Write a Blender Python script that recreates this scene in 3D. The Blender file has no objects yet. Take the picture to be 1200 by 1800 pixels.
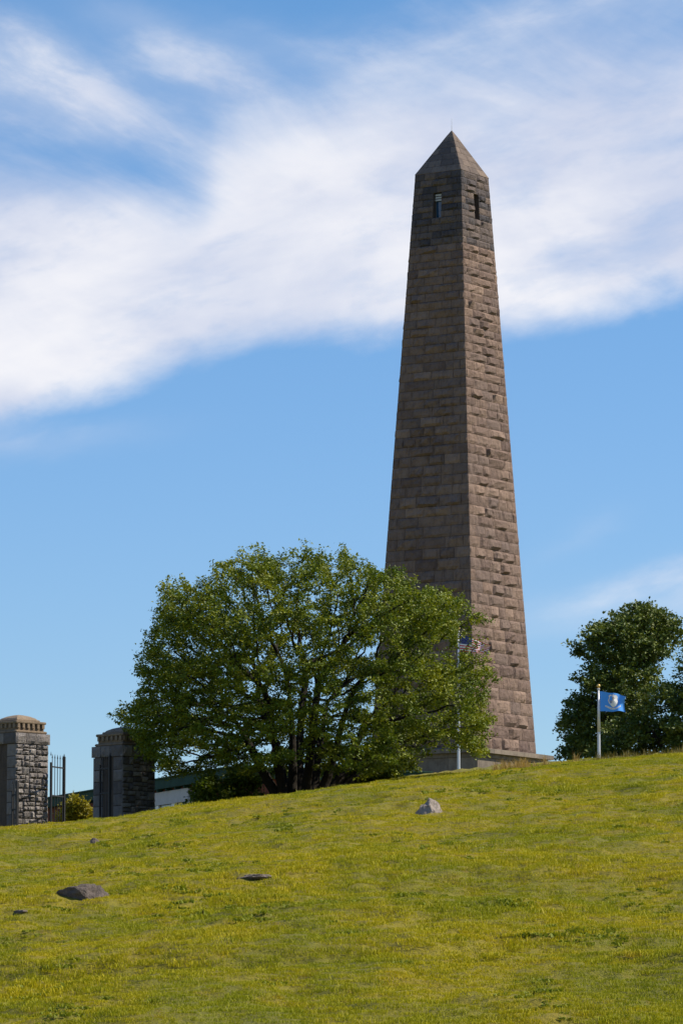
import bpy, math, random
import numpy as np
from math import radians, sin, cos, tan, pi
from mathutils import Vector, Matrix
random.seed(7)
rng = np.random.default_rng(11)
scene = bpy.context.scene
COL = scene.collection

# ------------------------------------------------------------------ camera
F = 7500.0            # focal length in photo pixels (photo 1200 x 1800)
PITCH = 0.12494
EYE = 1.7
cam_d = bpy.data.cameras.new('camera')
cam = bpy.data.objects.new('camera', cam_d); COL.objects.link(cam)
cam.location = (0, 0, EYE)
cam.rotation_euler = (pi / 2 + PITCH, 0, 0)
cam_d.sensor_fit = 'VERTICAL'; cam_d.sensor_height = 36.0
cam_d.lens = F / 1800 * 36.0
cam_d.clip_start = 0.5; cam_d.clip_end = 12000
scene.camera = cam

# ------------------------------------------------------------------ light
SUN_EL = 46.0
SUN_AZ = 85.0        # clockwise from +Y (view direction)
sd = bpy.data.lights.new('sun', 'SUN'); sd.energy = 5.0; sd.angle = radians(0.5); sd.color = (1.0, 0.89, 0.72)
sun = bpy.data.objects.new('sun', sd); COL.objects.link(sun)
sdir = Vector((sin(radians(SUN_AZ)) * cos(radians(SUN_EL)), cos(radians(SUN_AZ)) * cos(radians(SUN_EL)), sin(radians(SUN_EL))))
sun.rotation_euler = sdir.to_track_quat('Z', 'Y').to_euler()
sun.location = (60, -10, 60)
scene.view_settings.view_transform = 'Standard'
scene.view_settings.look = 'None'
scene.view_settings.exposure = 0.38
scene.view_settings.gamma = 1.0
scene.view_settings.use_curve_mapping = False
SKY_STRENGTH = 0.108

# ------------------------------------------------------------------ node helper
class NT:
    def __init__(s, tree):
        s.t = tree; s.n = tree.nodes; s.l = tree.links
    def new(s, typ, **kw):
        n = s.n.new(typ)
        for k, v in kw.items(): setattr(n, k, v)
        return n
    def put(s, sock, v):
        if isinstance(v, bpy.types.NodeSocket): s.l.new(v, sock)
        elif isinstance(v, bpy.types.Node): s.l.new(v.outputs[0], sock)
        else: sock.default_value = v
    def m(s, op, a, b=0.0, c=None, clamp=False):
        n = s.new('ShaderNodeMath', operation=op, use_clamp=clamp)
        s.put(n.inputs[0], a); s.put(n.inputs[1], b)
        if c is not None: s.put(n.inputs[2], c)
        return n.outputs[0]
    def noise(s, vec, scale, detail=4, rough=0.55, dist=0.0):
        n = s.new('ShaderNodeTexNoise')
        s.put(n.inputs['Vector'], vec); s.put(n.inputs['Scale'], scale); s.put(n.inputs['Detail'], detail)
        s.put(n.inputs['Roughness'], rough); s.put(n.inputs['Distortion'], dist)
        return n.outputs['Fac']
    def mapping(s, vec, loc=(0, 0, 0), rot=(0, 0, 0), scale=(1, 1, 1)):
        if any(rot) and tuple(scale) != (1, 1, 1):          # turn first, stretch afterwards
            vec = s.mapping(vec, rot=rot); rot = (0, 0, 0)
        n = s.new('ShaderNodeMapping')
        s.put(n.inputs['Vector'], vec); n.inputs['Location'].default_value = loc
        n.inputs['Rotation'].default_value = rot; n.inputs['Scale'].default_value = scale
        return n.outputs[0]
    def smooth(s, x, a, b):
        n = s.new('ShaderNodeMapRange', interpolation_type='SMOOTHSTEP')
        s.put(n.inputs['Value'], x); s.put(n.inputs['From Min'], a); s.put(n.inputs['From Max'], b)
        return n.outputs[0]
    def mix(s, f, a, b, blend='MIX'):
        n = s.new('ShaderNodeMix', data_type='RGBA', blend_type=blend)
        s.put(n.inputs[0], f); s.put(n.inputs[6], a); s.put(n.inputs[7], b)
        return n.outputs[2]
    def ramp(s, f, stops):
        n = s.new('ShaderNodeValToRGB'); s.put(n.inputs[0], f)
        e = n.color_ramp.elements
        while len(e) < len(stops): e.new(0.5)
        for q, (p, c) in zip(e, stops): q.position = p; q.color = (*c, 1)
        return n.outputs[0]

def c4(r, g, b): return (r, g, b, 1.0)

# ------------------------------------------------------------------ sky
world = bpy.data.worlds.new('World'); scene.world = world; world.use_nodes = True
W = NT(world.node_tree); W.n.clear()
wo = W.new('ShaderNodeOutputWorld')
sky = W.new('ShaderNodeTexSky', sky_type='NISHITA')
sky.sun_disc = False; sky.sun_elevation = radians(SUN_EL); sky.sun_rotation = radians(SUN_AZ)
sky.altitude = 0; sky.air_density = 1.0; sky.dust_density = 0.15; sky.ozone_density = 3.2
hs = W.new('ShaderNodeHueSaturation'); hs.inputs['Saturation'].default_value = 1.30
hs.inputs['Hue'].default_value = 0.511; hs.inputs['Value'].default_value = 1.0
W.l.new(sky.outputs[0], hs.inputs['Color'])
bgs = W.new('ShaderNodeBackground'); SKYCOL = hs.outputs[0]; bgs.inputs[1].default_value = SKY_STRENGTH
tc = W.new('ShaderNodeTexCoord')
sep = W.new('ShaderNodeSeparateXYZ'); W.l.new(tc.outputs['Generated'], sep.inputs[0])
X, Y, Z = sep.outputs
hor = W.m('SQRT', W.m('ADD', W.m('MULTIPLY', X, X), W.m('MULTIPLY', Y, Y)))
az = W.m('ARCTAN2', X, Y)                       # azimuth from the view direction, radians
el = W.m('ARCTAN2', Z, hor)                     # elevation, radians
# tenths of a radian keep the numbers handy: the cloud bank lies round az 0, el 0.15..0.25
U = W.m('MULTIPLY', az, 10.0)
V = W.m('MULTIPLY', el, 10.0)
def uv(px, py): return ((px - 600) / 750.0, (1841 - py) / 750.0)
W.l.new(W.mix(1.0, SKYCOL, W.ramp(W.m('MULTIPLY', el, 2.5, clamp=True), [(0.0, (0.66, 0.76, 0.93)), (0.22, (0.74, 0.82, 0.95)), (0.42, (0.93, 0.96, 0.96)), (0.62, (1.10, 1.08, 0.96)), (1.0, (1.10, 1.08, 0.96))]), 'MULTIPLY'), bgs.inputs[0])
comb = W.new('ShaderNodeCombineXYZ'); W.l.new(U, comb.inputs[0]); W.l.new(V, comb.inputs[1])
P = comb.outputs[0]
streak_a = W.noise(W.mapping(P, rot=(0, 0, radians(-14)), scale=(0.8, 2.6, 1)), 1.5, 7, 0.55, 0.25)
streak_b = W.noise(W.mapping(P, loc=(3.1, 1.7, 0), rot=(0, 0, radians(20)), scale=(0.8, 2.3, 1)), 1.5, 8, 0.58, 0.35)
soft = W.noise(W.mapping(P, loc=(7.3, 2.0, 0), scale=(0.8, 1.5, 1)), 1.5, 6, 0.55, 0.3)
fine = W.noise(W.mapping(P, loc=(1.3, 9.0, 0), rot=(0, 0, radians(-12)), scale=(1.0, 2.0, 1)), 4.0, 8, 0.6, 0.2)
fib = W.noise(W.mapping(P, loc=(4.4, 2.2, 0), rot=(0, 0, radians(22)), scale=(1.0, 2.8, 1)), 4.0, 8, 0.62, 0.35)
fib2 = W.noise(W.mapping(P, loc=(0.4, 6.2, 0), rot=(0, 0, radians(-13)), scale=(0.9, 2.6, 1)), 3.4, 8, 0.62, 0.3)
def fcurve(x, pts, lo, hi):                     # height of a cloud edge over azimuth
    n = W.new('ShaderNodeFloatCurve'); c = n.mapping.curves[0]
    a0, a1 = uv(-300, 0)[0], uv(1500, 0)[0]
    f = W.m('DIVIDE', W.m('SUBTRACT', x, a0), a1 - a0, clamp=True)
    W.l.new(f, n.inputs['Value'])
    ps = [((uv(px, 0)[0] - a0) / (a1 - a0), (uv(0, py)[1] - lo) / (hi - lo)) for px, py in pts]
    while len(c.points) < len(ps): c.points.new(0.5, 0.5)
    for q, p in zip(c.points, ps): q.location = p
    n.mapping.update()
    return W.m('MULTIPLY_ADD', n.outputs[0], hi - lo, lo)
wob = W.m('MULTIPLY', W.m('SUBTRACT', soft, 0.5), 0.10)
wob2 = W.m('MULTIPLY', W.m('SUBTRACT', fine, 0.5), 0.10)
low = fcurve(U, [(-300, 850), (0, 766), (180, 700), (350, 646), (480, 617), (620, 606), (760, 603), (900, 590), (1050, 562), (1200, 530), (1500, 470)], 0.5, 3.5)
top = fcurve(U, [(-300, 260), (0, 285), (200, 315), (335, 315), (400, 225), (480, 195), (600, 150), (750, 130), (900, 130), (1050, 85), (1200, 60), (1500, -60)], 0.5, 3.5)
def sq(px, py, rx, ry):
    u0, v0 = uv(px, py); a = W.m('DIVIDE', W.m('SUBTRACT', U, u0), rx / 750.0); b = W.m('DIVIDE', W.m('SUBTRACT', V, v0), ry / 750.0)
    return W.m('ADD', W.m('MULTIPLY', a, a), W.m('MULTIPLY', b, b))
def add_c0(d, w, k): return W.m('SUBTRACT', 1.0, W.m('MULTIPLY', W.m('SUBTRACT', 1.0, d), W.m('SUBTRACT', 1.0, W.m('MULTIPLY', w, k))))
v1 = W.m('ADD', V, W.m('ADD', wob, wob2))
above = W.smooth(W.m('SUBTRACT', v1, low), -0.025, 0.085)
below = W.smooth(W.m('SUBTRACT', W.m('ADD', top, W.m('MULTIPLY', W.m('SUBTRACT', streak_b, 0.5), 0.5)), v1), -0.13, 0.22)
body = W.m('MULTIPLY', above, below)
tex = W.m('MULTIPLY_ADD', W.m('SUBTRACT', W.m('MULTIPLY_ADD', streak_a, 0.5, W.m('MULTIPLY', fine, 0.5)), 0.5), 1.9, 1.0)
tex = W.m('ADD', tex, W.m('MULTIPLY', W.m('SUBTRACT', fib2, 0.5), 0.7))
body = W.m('MULTIPLY', body, W.m('MINIMUM', W.m('MAXIMUM', tex, 0.3), 0.97))
body = add_c0(body, W.m('MULTIPLY', body, W.m('EXPONENT', W.m('MULTIPLY', -1.0, sq(500, 290, 190, 75)))), 0.75)
def blob(px, py, rx, ry, ang):                  # an elongated wisp, centre and half sizes
    u0, v0 = uv(px, py); ca, sa = cos(radians(ang)), sin(radians(ang))
    du = W.m('SUBTRACT', U, u0); dv = W.m('SUBTRACT', v1, v0)
    a = W.m('MULTIPLY_ADD', du, ca, W.m('MULTIPLY', dv, sa))
    b = W.m('MULTIPLY_ADD', du, -sa, W.m('MULTIPLY', dv, ca))
    a = W.m('DIVIDE', a, rx / 750.0); b = W.m('DIVIDE', b, ry / 750.0)
    return W.m('EXPONENT', W.m('MULTIPLY', W.m('ADD', W.m('MULTIPLY', a, a), W.m('MULTIPLY', b, b)), -1.0))
wa = W.smooth(streak_b, 0.36, 0.66)
wb = W.smooth(streak_a, 0.38, 0.68)
dens = body
def add_c(d, w, strength, streaks):
    k = W.m('MULTIPLY', W.m('MULTIPLY', w, strength), streaks if streaks is not None else 1.0)
    return W.m('SUBTRACT', 1.0, W.m('MULTIPLY', W.m('SUBTRACT', 1.0, d), W.m('SUBTRACT', 1.0, k)))
wa = W.m('MULTIPLY', wa, W.m('MULTIPLY_ADD', W.smooth(fib, 0.34, 0.66), 0.8, 0.35))
wb = W.m('MULTIPLY', wb, W.m('MULTIPLY_ADD', W.smooth(fib2, 0.34, 0.66), 0.8, 0.35))
half = W.m('MULTIPLY_ADD', wa, 0.75, 0.30)
halfb = W.m('MULTIPLY_ADD', wb, 0.7, 0.3)
dens = add_c(dens, blob(70, 180, 200, 62, -9), 0.95, half)
dens = add_c(dens, blob(30, 90, 130, 60, -25), 0.60, half)
dens = add_c(dens, blob(400, 150, 190, 58, -28), 0.75, half)
dens = add_c(dens, blob(330, 110, 110, 60, -20), 0.35, wa)
dens = add_c(dens, blob(230, 240, 210, 50, -8), 0.6, half)
dens = add_c(dens, blob(900, 70, 320, 70, 14), 0.55, halfb)
dens = add_c(dens, blob(1120, 20, 200, 60, 20), 0.50, halfb)
dens = add_c(dens, blob(600, 110, 220, 40, -14), 0.5, half)
dens = add_c(dens, blob(250, 60, 160, 40, -20), 0.4, half)
dens = add_c(dens, blob(60, 785, 190, 24, 8), 0.42, halfb)
dens = add_c(dens, blob(1180, 1022, 230, 17, 13), 0.42, halfb)
dens = add_c(dens, blob(1100, 1070, 300, 45, 8), 0.32, halfb)
dens = add_c(dens, blob(1010, 955, 90, 22, 28), 0.20, halfb)
# the same kind of cirrus goes on outside the view
gen = W.smooth(W.m('MULTIPLY_ADD', streak_a, 0.6, W.m('MULTIPLY', soft, 0.6)), 0.56, 0.82)
outside = W.smooth(W.m('MAXIMUM', W.m('ABSOLUTE', U), W.m('SUBTRACT', V, 1.6)), 0.95, 1.8)
dens = W.m('MAXIMUM', dens, W.m('MULTIPLY', W.m('MULTIPLY', gen, outside), 0.15))
ccol = W.mix(W.smooth(W.m('ADD', W.m('MULTIPLY', soft, 0.6), W.m('MULTIPLY', streak_a, 0.4)), 0.36, 0.62), c4(0.48, 0.52, 0.64), c4(0.74, 0.73, 0.75))
bgc = W.new('ShaderNodeBackground'); W.l.new(ccol, bgc.inputs[0]); bgc.inputs[1].default_value = 1.0
mx = W.new('ShaderNodeMixShader'); W.l.new(W.m('MULTIPLY', dens, 0.96, clamp=True), mx.inputs[0])
W.l.new(bgs.outputs[0], mx.inputs[1]); W.l.new(bgc.outputs[0], mx.inputs[2]); W.l.new(mx.outputs[0], wo.inputs[0])
world.cycles.sampling_method = 'MANUAL'; world.cycles.sample_map_resolution = 1024

# ------------------------------------------------------------------ geometry helpers
def at(px, py, y):
    """point at ground distance y that the photo shows at pixel (px, py)"""
    c, s = cos(PITCH), sin(PITCH)
    dx, dz = (px - 600) / F, (900 - py) / F
    wy = c - dz * s; wz = s + dz * c
    k = y / wy
    return Vector((dx * k, y, EYE + wz * k))

def mesh_np(name, verts, faces, mat=None, parent=None, attrs=None, smooth=False, link=True):
    me = bpy.data.meshes.new(name)
    verts = np.asarray(verts, dtype=np.float32).reshape(-1, 3)
    if isinstance(faces, np.ndarray):
        nf, k = faces.shape
        me.vertices.add(len(verts)); me.vertices.foreach_set('co', verts.ravel())
        me.loops.add(nf * k); me.loops.foreach_set('vertex_index', faces.astype(np.int32).ravel())
        me.polygons.add(nf); me.polygons.foreach_set('loop_start', np.arange(0, nf * k, k, dtype=np.int32))
        me.update(calc_edges=True)
    else:
        me.from_pydata(verts.tolist(), [], faces); me.update()
    if attrs:
        for an, av in attrs.items():
            a = me.attributes.new(an, 'FLOAT', 'POINT'); a.data.foreach_set('value', np.asarray(av, dtype=np.float32))
    me.polygons.foreach_set('use_smooth', np.full(len(me.polygons), smooth))
    if mat: 
        for m_ in (mat if isinstance(mat, list) else [mat]): me.materials.append(m_)
    ob = bpy.data.objects.new(name, me)
    if link: COL.objects.link(ob)
    if parent: ob.parent = parent
    return ob

def tag(o, label=None, cat=None, group=None, kind=None):
    if label: o['label'] = label
    if cat: o['category'] = cat
    if group: o['group'] = group
    if kind: o['kind'] = kind
    return o

def empty(name, loc, rz=0.0):
    o = bpy.data.objects.new(name, None); COL.objects.link(o)
    o.location = loc; o.rotation_euler = (0, 0, rz); o.empty_display_size = 0.3
    return o

class MB:
    """collects boxes, tubes and patches into one mesh"""
    def __init__(s): s.v = []; s.f = []
    def add(s, v, f):
        b = len(s.v); s.v += [tuple(p) for p in v]; s.f += [tuple(i + b for i in q) for q in f]
    def box(s, x0, x1, y0, y1, z0, z1, bev=0.0):
        if bev <= 0:
            v = [(x, y, z) for z in (z0, z1) for y in (y0, y1) for x in (x0, x1)]
            s.add(v, [(0, 2, 3, 1), (4, 5, 7, 6), (0, 1, 5, 4), (1, 3, 7, 5), (3, 2, 6, 7), (2, 0, 4, 6)])
        else:
            b = bev
            r = [(x0 + b, y0, z0), (x1 - b, y0, z0), (x1, y0 + b, z0), (x1, y1 - b, z0), (x1 - b, y1, z0), (x0 + b, y1, z0), (x0, y1 - b, z0), (x0, y0 + b, z0)]
            cx, cy = (x0 + x1) / 2, (y0 + y1) / 2
            def sh(z, d): return [(x + math.copysign(min(d, abs(x - cx)), cx - x), y + math.copysign(min(d, abs(y - cy)), cy - y), z) for x, y, _ in r]
            v = sh(z0, b) + sh(z0 + b, 0) + sh(z1 - b, 0) + sh(z1, b)
            f = [tuple(range(7, -1, -1)), tuple(range(24, 32))]
            for k in range(3):
                for i in range(8):
                    j = (i + 1) % 8; f.append((k * 8 + i, k * 8 + j, k * 8 + 8 + j, k * 8 + 8 + i))
            s.add(v, f)
    def tube(s, p, q, r0, r1=None, n=8, cap=True):
        r1 = r0 if r1 is None else r1
        p, q = Vector(p), Vector(q); d = (q - p).normalized()
        a = d.orthogonal().normalized(); b = d.cross(a)
        v = [p + (a * cos(2 * pi * i / n) + b * sin(2 * pi * i / n)) * r0 for i in range(n)]
        v += [q + (a * cos(2 * pi * i / n) + b * sin(2 * pi * i / n)) * r1 for i in range(n)]
        f = [(i, (i + 1) % n, n + (i + 1) % n, n + i) for i in range(n)]
        if cap: f += [tuple(range(n - 1, -1, -1)), tuple(range(n, 2 * n))]
        s.add(v, f)
    def lathe(s, prof, n=16, c=(0, 0, 0)):
        v = []; f = []
        for r, z in prof: v += [(c[0] + r * cos(2 * pi * i / n), c[1] + r * sin(2 * pi * i / n), c[2] + z) for i in range(n)]
        for k in range(len(prof) - 1):
            for i in range(n): j = (i + 1) % n; f.append((k * n + i, k * n + j, k * n + n + j, k * n + n + i))
        f.append(tuple(range(n - 1, -1, -1))); f.append(tuple(range((len(prof) - 1) * n, len(prof) * n)))
        s.add(v, f)
    def build(s, name, mat, parent=None, smooth=False, attrs=None):
        return mesh_np(name, s.v, s.f, mat, parent, attrs, smooth)

# value noise for the terrain and rocks
_tab = np.random.default_rng(5).random((256, 256))
def vnoise(x, y):
    xi = np.floor(x).astype(int); yi = np.floor(y).astype(int)
    fx = x - xi; fy = y - yi; fx = fx * fx * (3 - 2 * fx); fy = fy * fy * (3 - 2 * fy)
    a = _tab[xi & 255, yi & 255]; b = _tab[(xi + 1) & 255, yi & 255]; c = _tab[xi & 255, (yi + 1) & 255]; d = _tab[(xi + 1) & 255, (yi + 1) & 255]
    return (a * (1 - fx) + b * fx) * (1 - fy) + (c * (1 - fx) + d * fx) * fy - 0.5

# ------------------------------------------------------------------ materials
def pmat(name, col, rough=0.85, metal=0.0):
    m = bpy.data.materials.new(name); m.use_nodes = True
    b = m.node_tree.nodes['Principled BSDF']
    b.inputs['Base Color'].default_value = (*col, 1); b.inputs['Roughness'].default_value = rough; b.inputs['Metallic'].default_value = metal
    return m

def stone_mat(name, stops, bump=0.5, scale=1.0, streak=True, stain=0.5, rough=0.92):
    m = pmat(name, (0.3, 0.25, 0.2), rough); N = NT(m.node_tree); b = N.n['Principled BSDF']
    co = N.new('ShaderNodeTexCoord').outputs['Object']
    at_ = N.new('ShaderNodeAttribute'); at_.attribute_name = 'tint'
    base = N.ramp(at_.outputs['Fac'], stops)
    n1 = N.noise(co, 2.2 * scale, 6, 0.65)
    n2 = N.noise(co, 14 * scale, 6, 0.7)
    n3 = N.noise(N.mapping(co, scale=(3.2, 3.2, 0.5)), 1.6 * scale, 5, 0.65, 0.4)
    base = N.mix(N.m('MULTIPLY', N.smooth(n1, 0.42, 0.7), stain), base, N.mix(1.0, base, c4(0.52, 0.50, 0.50), 'MULTIPLY'))
    base = N.mix(N.m('MULTIPLY', N.smooth(n2, 0.45, 0.75), 0.55), base, N.mix(1.0, base, c4(1.45, 1.40, 1.35), 'MULTIPLY'))
    if streak: base = N.mix(N.m('MULTIPLY', N.smooth(n3, 0.50, 0.72), 0.55), base, N.mix(1.0, base, c4(0.45, 0.42, 0.42), 'MULTIPLY'))
    N.put(b.inputs['Base Color'], base)
    hgt = N.m('ADD', N.m('MULTIPLY', n2, 0.5), N.m('MULTIPLY', n1, 0.8))
    hgt = N.m('ADD', hgt, N.m('MULTIPLY', n3, 0.6))
    bp = N.new('ShaderNodeBump'); N.put(bp.inputs['Height'], hgt); bp.inputs['Strength'].default_value = bump; bp.inputs['Distance'].default_value = 0.20
    N.put(b.inputs['Normal'], bp.outputs[0]); b.inputs['Specular IOR Level'].default_value = 0.25
    return m

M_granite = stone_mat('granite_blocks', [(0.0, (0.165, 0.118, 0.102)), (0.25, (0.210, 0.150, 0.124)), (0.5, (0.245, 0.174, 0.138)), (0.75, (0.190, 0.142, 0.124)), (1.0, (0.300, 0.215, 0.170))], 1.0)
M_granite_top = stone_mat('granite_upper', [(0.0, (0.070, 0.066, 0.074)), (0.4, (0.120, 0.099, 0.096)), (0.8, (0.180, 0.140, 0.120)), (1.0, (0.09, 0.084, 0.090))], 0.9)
M_cap = stone_mat('granite_pyramid', [(0.0, (0.10, 0.082, 0.075)), (0.5, (0.145, 0.115, 0.098)), (1.0, (0.20, 0.155, 0.125))], 0.25, streak=True)
M_joint = stone_mat('mortar', [(0.0, (0.085, 0.068, 0.056)), (1.0, (0.11, 0.085, 0.070))], 0.3)
M_plinth = stone_mat('dressed_granite', [(0.0, (0.15, 0.130, 0.11)), (0.5, (0.20, 0.17, 0.14)), (1.0, (0.25, 0.21, 0.17))], 0.15, streak=True)
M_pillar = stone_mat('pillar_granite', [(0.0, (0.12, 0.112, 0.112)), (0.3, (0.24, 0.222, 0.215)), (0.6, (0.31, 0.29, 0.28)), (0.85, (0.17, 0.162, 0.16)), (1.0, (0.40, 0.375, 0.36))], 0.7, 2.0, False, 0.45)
M_pillar_cap = stone_mat('pillar_sandstone', [(0.0, (0.17, 0.128, 0.088)), (0.5, (0.23, 0.178, 0.125)), (1.0, (0.29, 0.228, 0.165))], 0.3, 2.0, True, 0.5)
M_rock = stone_mat('field_rock', [(0.0, (0.135, 0.112, 0.100)), (0.5, (0.30, 0.25, 0.22)), (1.0, (0.46, 0.41, 0.36))], 0.7, 4.0, False, 0.6)

def leaf_mat(name, dark, mid, light, trans=0.35):
    m = pmat(name, mid, 0.55); N = NT(m.node_tree); b = N.n['Principled BSDF']
    a = N.new('ShaderNodeAttribute'); a.attribute_name = 'tint'
    geo = N.new('ShaderNodeNewGeometry')
    n = N.noise(N.new('ShaderNodeTexCoord').outputs['Object'], 0.7, 3, 0.5)
    f = N.m('ADD', N.m('MULTIPLY', a.outputs['Fac'], 0.6), N.m('MULTIPLY', N.m('SUBTRACT', n, 0.3), 0.9), clamp=True)
    col = N.ramp(f, [(0.0, dark), (0.45, mid), (1.0, light)])
    N.put(b.inputs['Base Color'], col); b.inputs['Specular IOR Level'].default_value = 0.35
    t = N.new('ShaderNodeBsdfTranslucent'); N.put(t.inputs[0], N.mix(1.0, col, c4(1.25, 1.15, 0.45), 'MULTIPLY'))
    mxs = N.new('ShaderNodeMixShader'); mxs.inputs[0].default_value = trans
    N.l.new(b.outputs[0], mxs.inputs[1]); N.l.new(t.outputs[0], mxs.inputs[2])
    N.l.new(mxs.outputs[0], N.n['Material Output'].inputs[0])
    return m
M_leaf = leaf_mat('thorn_leaves', (0.035, 0.080, 0.008), (0.125, 0.175, 0.011), (0.350, 0.360, 0.022), 0.24)
M_leaf_maple = leaf_mat('maple_leaves', (0.025, 0.058, 0.010), (0.078, 0.120, 0.016), (0.220, 0.255, 0.045), 0.14)
M_leaf_bush = leaf_mat('bush_leaves', (0.045, 0.085, 0.010), (0.090, 0.140, 0.014), (0.180, 0.210, 0.025), 0.30)
M_leaf_bush2 = leaf_mat('yellow_bush_leaves', (0.14, 0.14, 0.010), (0.26, 0.23, 0.015), (0.38, 0.32, 0.03), 0.30)
M_bark = stone_mat('bark', [(0.0, (0.020, 0.017, 0.014)), (1.0, (0.034, 0.028, 0.023))], 0.6, 4.0)

def ground_nodes(N, vec, mowed=True):
    """lawn colour from the position on the hill: olive, green and rusty patches"""
    n1 = N.noise(N.mapping(vec, scale=(0.30, 0.16, 0.3)), 1.0, 5, 0.6, 0.5)
    n2 = N.noise(N.mapping(vec, loc=(31, 7, 0), scale=(0.8, 0.4, 0.8)), 1.0, 5, 0.65, 0.4)
    n3 = N.noise(N.mapping(vec, loc=(5, 77, 0), scale=(3.0, 1.6, 3.0)), 1.0, 4, 0.6)
    col = N.mix(N.smooth(n1, 0.38, 0.62), c4(0.430, 0.375, 0.006), c4(0.290, 0.300, 0.006))
    col = N.mix(N.m('MULTIPLY', N.smooth(n2, 0.50, 0.72), 0.75), col, c4(0.46, 0.370, 0.008))
    col = N.mix(N.m('MULTIPLY', N.smooth(n2, 0.44, 0.30), 0.6), col, c4(0.160, 0.185, 0.006))
    n4 = N.noise(N.mapping(vec, loc=(15, 7, 0), scale=(5.0, 3.4, 5.0)), 1.0, 3, 0.6)
    col = N.mix(N.m('MULTIPLY', N.smooth(n4, 0.52, 0.68), 0.40), col, c4(0.150, 0.170, 0.006))
    col = N.mix(N.m('MULTIPLY', N.smooth(n3, 0.58, 0.76), 0.4), col, c4(0.42, 0.245, 0.012))
    return col
M_ground = pmat('hill_turf', (0.15, 0.14, 0.02), 0.95); N = NT(M_ground.node_tree)
posn = N.new('ShaderNodeNewGeometry').outputs['Position']
gc = ground_nodes(N, posn)
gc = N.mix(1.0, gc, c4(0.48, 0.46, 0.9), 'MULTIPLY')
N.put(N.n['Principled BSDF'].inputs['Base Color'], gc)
bp = N.new('ShaderNodeBump'); N.put(bp.inputs['Height'], N.noise(posn, 9.0, 5, 0.7)); bp.inputs['Strength'].default_value = 0.8; bp.inputs['Distance'].default_value = 0.1
N.put(N.n['Principled BSDF'].inputs['Normal'], bp.outputs[0])

M_grass = pmat('grass_blades', (0.15, 0.15, 0.02), 0.6); N = NT(M_grass.node_tree)
ga = N.new('ShaderNodeAttribute'); ga.attribute_type = 'INSTANCER'; ga.attribute_name = 'spot'
ti = N.new('ShaderNodeAttribute'); ti.attribute_name = 'tint'
gc = ground_nodes(N, ga.outputs['Vector'])
oi = N.new('ShaderNodeObjectInfo')
gc = N.mix(N.m('MULTIPLY', ti.outputs['Fac'], 0.55, clamp=True), gc, N.mix(1.0, gc, c4(1.32, 1.25, 1.2), 'MULTIPLY'))
gc = N.mix(N.smooth(oi.outputs['Random'], 0.55, 1.0), gc, N.mix(1.0, gc, c4(0.78, 0.86, 0.9), 'MULTIPLY'))
gc = N.mix(N.m('LESS_THAN', ti.outputs['Fac'], -0.5), gc, c4(0.190, 0.225, 0.010))
pb = N.n['Principled BSDF']; N.put(pb.inputs['Base Color'], gc); pb.inputs['Specular IOR Level'].default_value = 0.25
tr = N.new('ShaderNodeBsdfTranslucent'); N.put(tr.inputs[0], gc); ms = N.new('ShaderNodeMixShader'); ms.inputs[0].default_value = 0.3
N.l.new(pb.outputs[0], ms.inputs[1]); N.l.new(tr.outputs[0], ms.inputs[2]); N.l.new(ms.outputs[0], N.n['Material Output'].inputs[0])

M_straw = leaf_mat('dry_grass', (0.20, 0.13, 0.04), (0.36, 0.25, 0.09), (0.50, 0.37, 0.16), 0.3)
M_weed = leaf_mat('weed_stalks', (0.07, 0.075, 0.015), (0.16, 0.14, 0.03), (0.30, 0.22, 0.07), 0.3)
M_iron = pmat('black_iron', (0.010, 0.011, 0.014), 0.7, 0.0)
M_pole = pmat('pole_aluminium', (0.62, 0.63, 0.66), 0.45, 0.25)
M_gold = pmat('gilt_ball', (0.60, 0.42, 0.14), 0.35, 0.6)
M_white = pmat('white_cloth', (0.80, 0.80, 0.80), 0.8)
M_red = pmat('red_cloth', (0.55, 0.03, 0.05), 0.8)
M_navy = pmat('navy_cloth', (0.018, 0.035, 0.16), 0.8)
M_azure = pmat('azure_cloth', (0.07, 0.34, 0.92), 0.75)
M_vine = pmat('vine_print', (0.42, 0.34, 0.30), 0.8)
M_gild = pmat('shield_trim', (0.62, 0.42, 0.22), 0.8)
M_ink = pmat('motto_print', (0.05, 0.07, 0.20), 0.8)

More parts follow.
